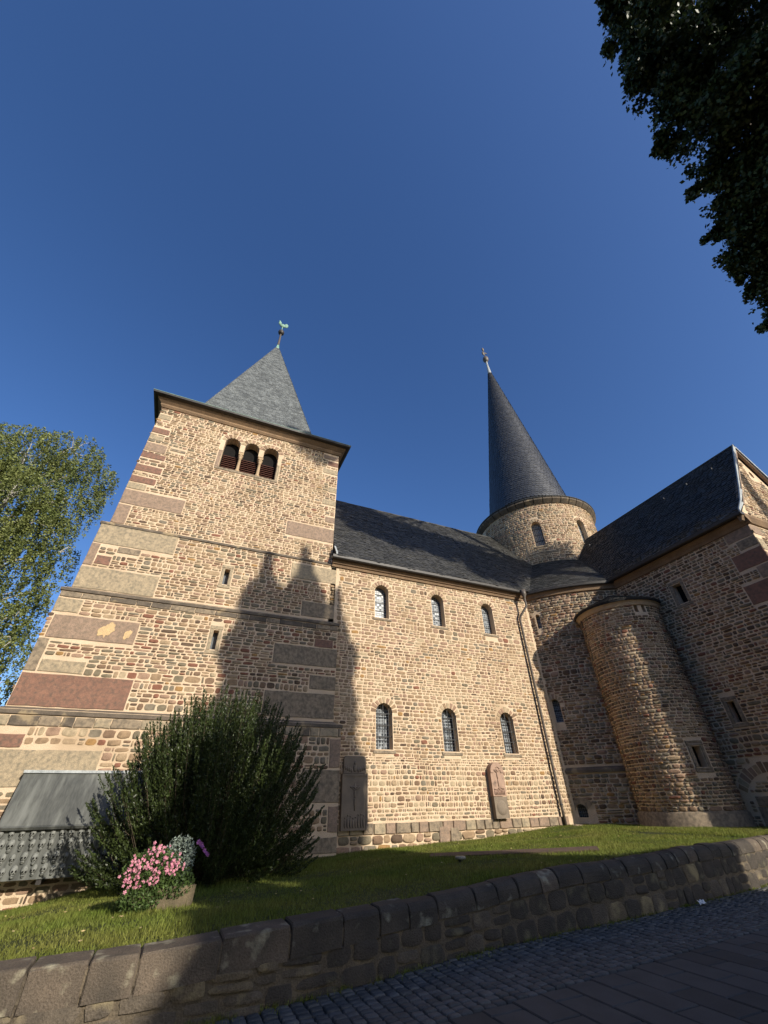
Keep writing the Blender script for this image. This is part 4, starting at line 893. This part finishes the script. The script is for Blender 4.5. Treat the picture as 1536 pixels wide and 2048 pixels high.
def memo(name, x0, x1, z0, z1, yf, label, arched, m1, m2):
    e = bpy.data.objects.new(name, None); C.objects.link(e); e.location = ((x0+x1)/2, 15, z0); inv = Matrix.Translation((-(x0+x1)/2, -15, -z0)); props(e, label, 'epitaph')
    xc = (x0+x1)/2; wd = x1-x0; F_ = lambda u, v, d: (xc+u, yf-d, z0+v)
    H = z1-z0
    if arched:
        hs = H*.38
        b = MB(); b.prism(arch_prof(wd, H-hs, 12), 0, -(14.97-yf), lambda t, p, q: F_(p, q+hs, t)); att(b.build('carved_slab', [M[m1]]), e, inv)
        b = MB(); b.box((-wd/2+.005, 0, -(14.97-yf)), (wd/2-.005, hs-.015, -.005), fr=lambda a, b_, c: F_(a, b_, c)); att(b.build('lower_slab', [M[m2]]), e, inv)
        r = wd/2; b = MB(); pr = [(r*math.cos(t), H-r+r*math.sin(t)) for t in np.linspace(-.15, pi+.15, 15)]; pi2 = [(r*.55*math.cos(t), H-r-.02+r*.55*math.sin(t)) for t in np.linspace(-.15, pi+.15, 15)]
        V = [F_(p, q, .03) for p, q in pr]+[F_(p, q, .03) for p, q in pi2]+[F_(p, q, -.01) for p, q in pr]+[F_(p, q, -.01) for p, q in pi2]
        b.add(V, [(i, i+1, 16+i, 15+i) for i in range(14)]+[(30+i, 31+i, i+1, i) for i in range(14)]+[(15+i, 16+i, 46+i, 45+i) for i in range(14)]); att(b.build('arch_moulding', [M[m1]]), e, inv)
        b = MB(); b.lathe([(0.001, .05), (.1, .045), (.18, .03), (.22, .0)], (0, 0, 0), 20); 
        b.v = [F_(p[0], p[1]+hs*.48, p[2]-.005) for p in b.v]; att(b.build('round_shield', [M[m2]], smooth=True), e, inv)
        yb, hf, nf, sp = hs+.03, .22, 8, wd*.82
        cz = hs+.62
    else:
        b = MB(); b.box((-wd/2, 0, -(14.97-yf)), (wd/2, H, 0), fr=lambda a, b_, c: F_(a, b_, c)); att(b.build('carved_slab', [M[m1]]), e, inv)
        for a, bb, c, d in ((-wd/2, -wd/2+.05, 0, H), (wd/2-.05, wd/2, 0, H), (-wd/2+.05, wd/2-.05, H-.06, H)):
            b = MB(); b.box((a, c, 0.0), (bb, d, .025), fr=lambda x_, y_, z_: F_(x_, y_, z_)); att(b.build('frame', [M[m1]]), e, inv)
        b = MB(); b.prism([(-wd*.44, H+.01), (wd*.44, H+.01), (wd*.44, H+.42), (wd*.38, H+.5), (-wd*.38, H+.5), (-wd*.44, H+.42)], -.02, -(14.97-yf), lambda t, p, q: F_(p, q, t)); att(b.build('upper_relief', [M[m2]]), e, inv)
        b = MB(); b.blob((0, H+.3, 0), (.05, .06, .04), 8, 6, fr=lambda x_, y_, z_: F_(x_, y_, z_-.02)); b.blob((0, H+.16, 0), (.07, .12, .04), 8, 6, fr=lambda x_, y_, z_: F_(x_, y_, z_-.02))
        for s in (-1, 1):
            for i in range(4): b.blob((s*(.12+i*.07), H+.1+i*.025, 0), (.04, .08, .03), 6, 5, fr=lambda x_, y_, z_: F_(x_, y_, z_-.02))
        att(b.build('upper_figures', [M[m2]], smooth=True), e, inv)
        yb, hf, nf, sp = .06, .34, 8, wd*.8; cz = H*.62
    b = MB(); fr = lambda x_, y_, z_: F_(x_, y_, z_)
    b.blob((0, cz+.17, .02), (.03, .04, .03), 8, 6, fr=fr); b.blob((0, cz+.02, .01), (.04, .13, .035), 8, 6, fr=fr); b.blob((0, cz-.2, .01), (.03, .14, .03), 8, 6, fr=fr)
    for s in (-1, 1): b.tube([F_(0, cz+.1, .02), F_(s*.14, cz+.2, .02)], .016, 6); 
    b.tube([F_(0, cz-.42, .0), F_(0, cz+.3, .0)], .02, 6); b.tube([F_(-.17, cz+.2, .0), F_(.17, cz+.2, .0)], .018, 6); att(b.build('crucifix', [M[m1]], smooth=True), e, inv)
    for i in range(nf):
        x = -sp/2+sp*(i+.5)/nf; h = hf*random.uniform(.75, 1.05); b = MB(); b.blob((x, yb+h*.42, .008), (sp/nf*.38, h*.45, .03), 7, 6, fr=fr); b.blob((x, yb+h*.95, .015), (.022, .028, .022), 6, 5, fr=fr); att(b.build('kneeling_figure', [M[m1]], smooth=True), e, inv)
memo('epitaph', 4.97, 5.85, .98, 2.45, 14.84, 'rectangular carved epitaph with crucifix against the nave wall beside the tower, in shade', False, 'epitaph_grey', 'epitaph_grey')
memo('epitaph', 10.70, 11.28, 1.14, 2.84, 14.76, 'round-topped reddish epitaph with crucifix and round shield below the right nave windows, in sun', True, 'epitaph_red', 'epitaph_grey')
# flat stone strip, lamp, litter
m = MB(); V = [(x, y, G(x, y)-.05) for x, y in QS]+[(x, y, G(x, y)+.035) for x, y in QS]; m.add(V, [(0, 1, 2, 3), (4, 5, 6, 7), (0, 1, 5, 4), (1, 2, 6, 5), (2, 3, 7, 6), (3, 0, 4, 7)])
m.build('grave_slab', [M['board']], label='long flat brown stone slab lying in the lawn', cat='stone slab')
lx, ly = 5.95, 9.7; lz = G(lx, ly)
lo = bpy.data.objects.new('ground_light', None); C.objects.link(lo); lo.location = (lx, ly, lz); props(lo, 'small round low ground spotlight standing in the shaded lawn', 'lamp')
m = MB(); m.lathe([(.0, .0), (.05, 0), (.05, .05), (0, .05)], (0, 0, 0), 14); m.build('lamp_stem', [M['gutter']], lo)
m = MB(); m.lathe([(.001, .05), (.11, .05), (.115, .075), (.10, .095), (.001, .10)], (0, 0, 0), 20); m.build('lamp_head', [M['lamp']], lo, smooth=True)
m = MB(); V = []
for i in range(5):
    for j in range(3): V.append((9.30+i*.045+.015*j, 7.04+j*.035, .02+.03*abs(math.sin(i*1.3+j))+.02*j))
m.add(V, [(i*3+j, i*3+3+j, i*3+4+j, i*3+1+j) for i in range(4) for j in range(2)]); m.build('paper_litter', [M['white']], label='crumpled white scrap of paper at the foot of the garden wall', cat='litter')

# ============================================================ VEGETATION
def leaf_mesh(name, P, L, W, mi=None, dirs=None, droop=0):
    n = len(P); a = rng.normal(size=(n, 3)) if dirs is None else dirs+rng.normal(size=(n, 3))*.45
    a /= np.linalg.norm(a, axis=1)[:, None]; b = np.cross(a, rng.normal(size=(n, 3))); b /= np.linalg.norm(b, axis=1)[:, None]
    L = (L*rng.uniform(.7, 1.3, n))[:, None]; W = (W*rng.uniform(.7, 1.3, n))[:, None]; nn = np.cross(a, b)
    V = np.stack([P-a*L*.5, P+b*W*.5+nn*W*.1, P+a*L*.5, P-b*W*.5+nn*W*.1], 1).reshape(-1, 3)
    return mesh_np(name, V, np.arange(n*4).reshape(-1, 4), mi)
# big dark shrub
sh = bpy.data.objects.new('shrub', None); C.objects.link(sh); BX, BY = 1.02, 12.55; BZ = G(BX, BY); sh.location = (BX, BY, BZ); shi = Matrix.Translation((-BX, -BY, -BZ))
props(sh, 'large dark bushy evergreen shrub with upright spiky shoots before the tower', 'shrub')
LP = []; LD = []; st = MB()
for i in range(1050):
    az = random.uniform(0, 2*pi); sp = math.sqrt(random.random())
    rad = 2.65*sp; hgt = 3.75*math.sqrt(max(.03, 1-(sp*.93)**2))*random.uniform(.78, 1.08)
    if math.sin(az) > .2 and rad > 1.6: rad = 1.6
    base = np.array([BX+math.cos(az)*.35*sp, BY+math.sin(az)*.3*sp, BZ])
    tip = np.array([BX+math.cos(az)*rad, BY+math.sin(az)*rad, BZ+hgt])
    if sp > .8: tip[2] = BZ+random.uniform(.25, 2.2)
    mid = base*.45+tip*.55+np.array([math.cos(az), math.sin(az), 0])*(.35*sp)-np.array([0, 0, .25*sp])
    if i % 4 == 0: st.tube([tuple(base), tuple(mid), tuple(tip)], [.014, .008, .003], 4, caps=False)
    K = 230; t = rng.uniform(.2, 1.0, K)**.75; Pq = ((1-t)**2)[:, None]*base+(2*t*(1-t))[:, None]*mid+(t**2)[:, None]*tip
    sg = (.075*(1.12-t))[:, None]; Pq = Pq+rng.normal(size=(K, 3))*sg; LP.append(Pq)
    d = tip-mid; d /= np.linalg.norm(d); LD.append(np.tile(d, (K, 1)))
LP = np.concatenate(LP); LD = np.concatenate(LD); kp = (LP[:, 1] < 14.5) & (LP[:, 2] > BZ-.1)
o = link('foliage', leaf_mesh('foliage', LP[kp], .06, .024, dirs=LD[kp]), None, M['shrub']); att(o, sh, shi)
att(st.build('stems', [M['wood']], fix=False), sh, shi)
# flower trough
FX, FY = .19, 9.05; FZ = G(FX, FY)
ft = bpy.data.objects.new('flower_trough', None); C.objects.link(ft); ft.location = (FX, FY, FZ); ft.rotation_euler = (0, 0, .15)
props(ft, 'weathered stone trough planted with pink flowers on the lawn before the shrub', 'planter')
m = MB(); w1, d1, h1 = .46, .2, .26
O = [(-w1, -d1), (w1, -d1), (w1, d1), (-w1, d1)]; I = [(x*.84, y*.66) for x, y in O]
V = [(x*.97, y*.95, -.05) for x, y in O]+[(x, y, h1) for x, y in O]+[(x, y, h1) for x, y in I]+[(x, y, h1-.06) for x, y in I]
F = [(i+4*L_, (i+1) % 4+4*L_, (i+1) % 4+4*L_+4, i+4*L_+4) for L_ in range(3) for i in range(4)]+[(12, 13, 14, 15)]; m.add(V, F); m.build('trough', [M['trough']], ft)
def cloud(n, c, r): 
    P = rng.normal(size=(n, 3)); P /= np.linalg.norm(P, axis=1)[:, None]; return np.array(c)+P*np.array(r)*(rng.uniform(.3, 1, n)**.5)[:, None]
P = np.concatenate([cloud(3400, (-.18, -.04, .44), (.44, .32, .30)), cloud(1500, (-.3, -.2, .16), (.3, .14, .16)), cloud(900, (.15, -.15, .3), (.3, .14, .2))]); link('green_foliage', leaf_mesh('green_foliage', P, .05, .025), ft, M['herb'])
P = cloud(1800, (.16, .04, .58), (.26, .24, .30)); link('silver_foliage', leaf_mesh('silver_foliage', P, .04, .016), ft, M['silver'])
fm = []
for q in range(3):
    s = MB()
    for i in range(5):
        t = 2*pi*i/5+q; c, s_ = math.cos(t), math.sin(t); s.add([(0, 0, 0), (c*.03-s_*.016, s_*.03+c*.016, .006), (c*.045, s_*.045, .0), (c*.03+s_*.016, s_*.03-c*.016, .006)], [(0, 1, 2, 3)])
    me = s.mesh('flower'); me.materials.append(M['pink']); fm.append(me)
for i in range(225):
    if i < 210:
        th = random.uniform(0, 2*pi); c = random.choice([(-.44, -.14, .55), (-.28, -.18, .56), (-.02, -.2, .54), (-.2, -.12, .72), (-.42, -.14, .36), (-.2, -.22, .38), (-.5, -.1, .45), (.08, -.2, .5)])
        p = (c[0]+random.gauss(0, .06), c[1]-abs(random.gauss(0, .06))-.06, c[2]+random.gauss(0, .05)); mt = M['pink']; sc_ = random.uniform(.3, .62)
    else: p = (.40+(i-210)*.012+random.gauss(0, .01), -.1, .78-(i-210)*.013+random.gauss(0, .01)); mt = M['magenta']; sc_ = .65
    o = bpy.data.objects.new('flower', fm[i % 3]); C.objects.link(o); o.parent = ft; o.location = p; o.rotation_euler = (1.3+random.uniform(-.5, .5), random.uniform(-.6, .6), random.uniform(-.6, .6)); o.scale = (sc_,)*3
    o.material_slots[0].link = 'OBJECT'; o.material_slots[0].material = mt
# birch
bt = bpy.data.objects.new('birch_tree', None); C.objects.link(bt); bt.location = (-12.5, 25, 0); bti = Matrix.Translation((12.5, -25, 0))
props(bt, 'tall weeping birch tree with light green leaves left of the church tower', 'tree')
tk = MB(); tk.tube([(-12.5, 25, -.5), (-12.4, 25, 6), (-12.1, 24.8, 13), (-11.9, 24.7, 20)], [.3, .24, .15, .04], 8)
LP = []
lobes = [((-12.5, 24.5, 19), 2.2), ((-10.2, 24, 19.5), 1.7), ((-8.7, 24, 18.2), 1.4), ((-14.5, 24, 17), 2.8), ((-11.5, 23.5, 15.5), 2.6), ((-9.2, 24, 15.6), 1.5), ((-12.5, 23, 12), 3.0), ((-9.6, 23.8, 12), 1.6), ((-8.9, 24, 10.3), 1.1), ((-10, 23.5, 8.5), 1.9), ((-13, 23, 8), 2.8), ((-11, 23.3, 5.4), 2.4), ((-14, 23, 4), 2.6), ((-16, 24, 12), 3), ((-10.3, 23.4, 3), 1.8), ((-8.1, 24, 16.6), .9), ((-8.6, 23.5, 8.6), 1.3), ((-9.3, 23.4, 6.3), 1.5), ((-8.9, 23.4, 4.4), 1.2), ((-8.2, 23.6, 12.6), 1.0), ((-9.5, 23.5, 14), 1.6), ((-7.9, 23.6, 10.4), .8), ((-8.0, 23.5, 7.6), 1.0), ((-8.1, 23.5, 5.6), 1.1), ((-8.3, 23.5, 3.8), 1.2)]
for c, r in lobes:
    c = np.array(c); att_ = np.array([-12.2, 24.8, max(2, c[2]-2.5)])
    tk.tube([tuple(att_), tuple(att_*.4+c*.6+np.array([0, 0, .5])), tuple(c+np.array([0, 0, r*.4]))], [.09, .05, .02], 5)
    ns = int((62 if c[0] < -10.5 else 42)*r*r)
    for i in range(ns):
        v = rng.normal(size=3); v /= np.linalg.norm(v); s = c+v*r*rng.uniform(.35, 1)**.5*np.array([1, 1, .8]); Ls = rng.uniform(.6, 2.3)
        K = 42; t = rng.uniform(0, 1, K); dr = np.array([rng.normal()*.15+v[0]*.3, rng.normal()*.15, 0])
        LP.append(s+np.stack([dr[0]*t*(1-t*.3), dr[1]*t, -Ls*t*t*.9-.05*t], 1)+rng.normal(size=(K, 3))*.055)
        if i % 40 == 0: tk.tube([tuple(c), tuple((c+s)/2+np.array([0, 0, .3])), tuple(s)], [.03, .02, .008], 4)
LP = np.concatenate(LP); kp = LP[:, 0] < -4.0
att(link('crown', leaf_mesh('crown', LP[kp], .12, .075), None, M['birch']), bt, bti); att(tk.build('trunk', [M['birchbark']], fix=False), bt, bti)
# tall lime tree reaching in from the right
SX, SZ = (-sd.x/sd.y), (sd.z/-sd.y)      # per metre towards -Y
def uv(P): return P[:, 0]+(P[:, 1]-15)*(-sd.x/sd.y)*-1*-1 if False else P[:, 0]-(15-P[:, 1])*abs(sd.x/sd.y), P[:, 2]-(15-P[:, 1])*abs(sd.z/sd.y)
lt = bpy.data.objects.new('lime_tree', None); C.objects.link(lt); lt.location = (23.9, -4, 0); lti = Matrix.Translation((-23.9, 4, 0))
props(lt, 'tall dark broadleaf tree whose crown fills the upper right of the sky', 'tree')
def rayd(x, y): d = fw*1+r2*((x-768)/FPX)-u2*((y-1024)/FPX); return d/np.linalg.norm(d)
LP = []; tk = MB(); tk.tube([(23.9, -4, -.3), (23.9, -4, 9), (23.8, -4, 17), (23.5, -3.8, 25), (20, -3.2, 31), (15, -3, 34)], [.55, .42, .36, .3, .2, .06], 10)
pts = [(1290, 0, 90), (1255, 70, 45), (1300, 110, 65), (1230, 30, 28), (1275, 165, 38), (1340, 180, 70), (1310, 60, 90), (1345, 265, 42), (1420, 250, 85), (1420, 340, 50), (1500, 400, 75), (1400, 100, 110), (1500, 180, 120), (1480, 20, 110), (1450, 420, 40), (1495, 500, 55), (1525, 570, 40), (1550, 480, 80), (1600, 300, 130), (1620, 100, 130), (1600, 580, 80), (1560, 640, 38), (1640, 620, 90),
       (1330, -80, 120), (1480, -100, 130), (1640, -60, 140), (1245, -60, 60), (1323, 300, 22), (1385, 380, 20), (1432, 470, 26), (1480, 545, 24), (1215, 0, 18), (1222, 100, 16), (1700, 400, 140), (1520, 440, 70), (1540, 330, 90), (1470, 330, 60), (1380, 200, 60), (1515, 520, 50), (1560, 560, 50), (1330, 120, 60), (1270, 30, 45)]
for x, y, rp in pts:
    d = rayd(x, y); s = 28.0
    for q in (28, 29, 27, 30, 26, 31, 25, 32, 24, 33, 23, 34, 22, 35, 21, 36):
        uu = q*(d[0]+.364*d[1])-.364*15; vv = 1.6+q*(d[2]+.499*d[1])-.499*15; pr_ = min(2.4, rp*.028+.25)
        if uu+pr_ > 17.3 and y < 560: continue
        if (uu-pr_ > 4.8 and vv-pr_ > 10.8) or (vv-pr_ > 17.8 and (vv+pr_ < 20.6 or uu-pr_ > 3.7)): s = q; break
    # size in metres from size in pixels (off-axis magnification included)
    off = math.hypot(x-768, y-1024)/FPX; r = rp*s/FPX/(1+off*off)**.75*.98
    c = d*s+np.array([0, 0, 1.6]); 
    n = int(min(12000, 1650*r*r)+120); v = rng.normal(size=(n, 3)); v /= np.linalg.norm(v, axis=1)[:, None]
    # leaves on clumps
    nc = max(4, int(n/75)); cc = c+(lambda q: q/np.linalg.norm(q, axis=1)[:, None])(rng.normal(size=(nc, 3)))*r*(rng.uniform(.25, 1, nc)**.5)[:, None]*.92
    idx = rng.integers(0, nc, n); LP.append(cc[idx]+rng.normal(size=(n, 3))*.16*max(.6, min(1.3, r)))
    base = np.array([23.5, -3.8, 25]) if c[2] < 24 else np.array([21.2, -3.4, 29.2])
    if r > 1: tk.tube([tuple(base), tuple((base+c)/2+np.array([0, 0, .6])), tuple(c)], [.14, .09, .03], 6)
    if r > 1.2:
        for i in range(6): q = cc[rng.integers(0, nc)]; tk.tube([tuple(c), tuple((c+q)/2+np.array([0, 0, .15])), tuple(q)], [.03, .02, .01], 4)
LP = np.concatenate(LP); U_, V_ = uv(LP)
att(link('crown', leaf_mesh('crown', LP, .19, .15), None, M['dark_leaf']), lt, lti); att(tk.build('trunk', [M['wood']], fix=False), lt, lti)

# ---- unseen things added behind the camera, shaped to throw the long shadows
kx, kz = abs(sd.x/sd.y), abs(sd.z/sd.y)
PY = -10.0
def poplar(u, hw, vt, vb, lab, dy=0, dens=1.0):
    y = PY+dy; X = u+kx*(15-y); Z = vt+kz*(15-y); zb = max(.5, vb+kz*(15-y))
    t = bpy.data.objects.new('poplar_tree', None); C.objects.link(t); t.location = (X, y, 0); inv = Matrix.Translation((-X, -y, 0)); props(t, lab, 'tree', 'poplars behind the viewer')
    n = int(6500*dens*(Z-zb)*hw/8); zz = rng.uniform(0, 1, n); prof_ = np.interp(1-zz, [0, .05, .09, .095, .16, .22, 1], [.03, .16, .3, .5, .75, .95, 1])*(.86+.14*np.sin(zz*47+X)); a = rng.uniform(0, 2*pi, n); rr_ = hw*prof_*rng.uniform(0, 1, n)**.5
    P = np.stack([X+rr_*np.cos(a), y+rr_*np.sin(a), zb+zz*(Z-zb)], 1)
    att(link('crown', leaf_mesh('crown', P, .30, .2), None, M['dark_leaf']), t, inv)
    k_ = MB(); k_.tube([(X, y, -.1), (X, y, Z-1)], [.25, .03], 8); att(k_.build('trunk', [M['wood']]), t, inv)
poplar(1.55, 1.2, 10.2, -6, 'slim poplar tree behind the viewer, leftmost of four')
poplar(3.1, 1.25, 10.8, -6, 'tallest slim poplar tree behind the viewer', dy=-.5)
poplar(4.5, 1.05, 8.9, -6, 'slim poplar tree behind the viewer, right of the tallest', dy=.3)
poplar(-.6, 1.1, 1.6, -8, 'shortest poplar tree behind the viewer', dy=-1)
poplar(5.1, .8, 4.6, -6, 'short poplar tree behind the viewer at the right end of its row', dy=.8)
hs = bpy.data.objects.new('house', None); C.objects.link(hs); hy0 = -12.5  # unseen thin box added and sized to shade the street and garden wall
hx0 = -3.1+kx*(15-hy0+3.5); hx1 = 9.2+kx*(15-hy0); hz = -2.85+kz*(15-hy0); hs.location = ((hx0+hx1)/2, hy0, 0); hi = Matrix.Translation((-(hx0+hx1)/2, -hy0, 0))
props(hs, 'plain rendered flat-roofed house standing behind the viewer', 'house')
m = MB(); m.box((hx0, hy0-3.5, -.1), (hx1, hy0, hz-.2)); att(m.build('wall', [M['render']]), hs, hi)
m = MB(); m.box((hx0-.1, hy0-3.6, hz-.2), (hx1+.1, hy0+.1, hz)); att(m.build('roof', [M['slate']]), hs, hi)
for i in range(5):
    for j in range(3): x = hx0+1.2+i*2.2; z = 1.2+j*3.2; m = MB(); m.box((x, hy0-.01, z), (x+1, hy0+.03, z+1.6)); att(m.build('window', [M['glass']]), hs, hi)

# large unseen trees added left and behind to cut the sky fill
for i, (x, y, h_, r_, lab) in enumerate([(-17, 6, 15, 5.5, 'broad dark tree left of the viewer, nearest the churchyard'), (-16, -6, 16, 6, 'broad dark tree left of the viewer, a little behind'), (-13, -18, 17, 6.5, 'broad dark tree far behind the viewer on the left'), (-24, 16, 15, 6, 'broad dark tree beyond the left edge near the birch'), (-3, -24, 16, 6.5, 'broad dark tree directly behind the viewer')]):
    t = bpy.data.objects.new('broadleaf_tree', None); C.objects.link(t); t.location = (x, y, 0); inv = Matrix.Translation((-x, -y, 0)); props(t, lab, 'tree', 'trees round the churchyard')
    cl = rng.normal(size=(70, 3)); cl /= np.linalg.norm(cl, axis=1)[:, None]; cl = np.array([x, y, h_*.55])+cl*np.array([r_, r_, h_*.45])*(rng.uniform(.3, 1, 70)**.4)[:, None]
    P = cl[rng.integers(0, 70, 9000)]+rng.normal(size=(9000, 3))*.8
    att(link('crown', leaf_mesh('crown', P, .6, .42), None, M['dark_leaf']), t, inv)
    k_ = MB(); k_.tube([(x, y, -.1), (x, y, h_*.7)], [.4, .15], 8); att(k_.build('trunk', [M['wood']]), t, inv)
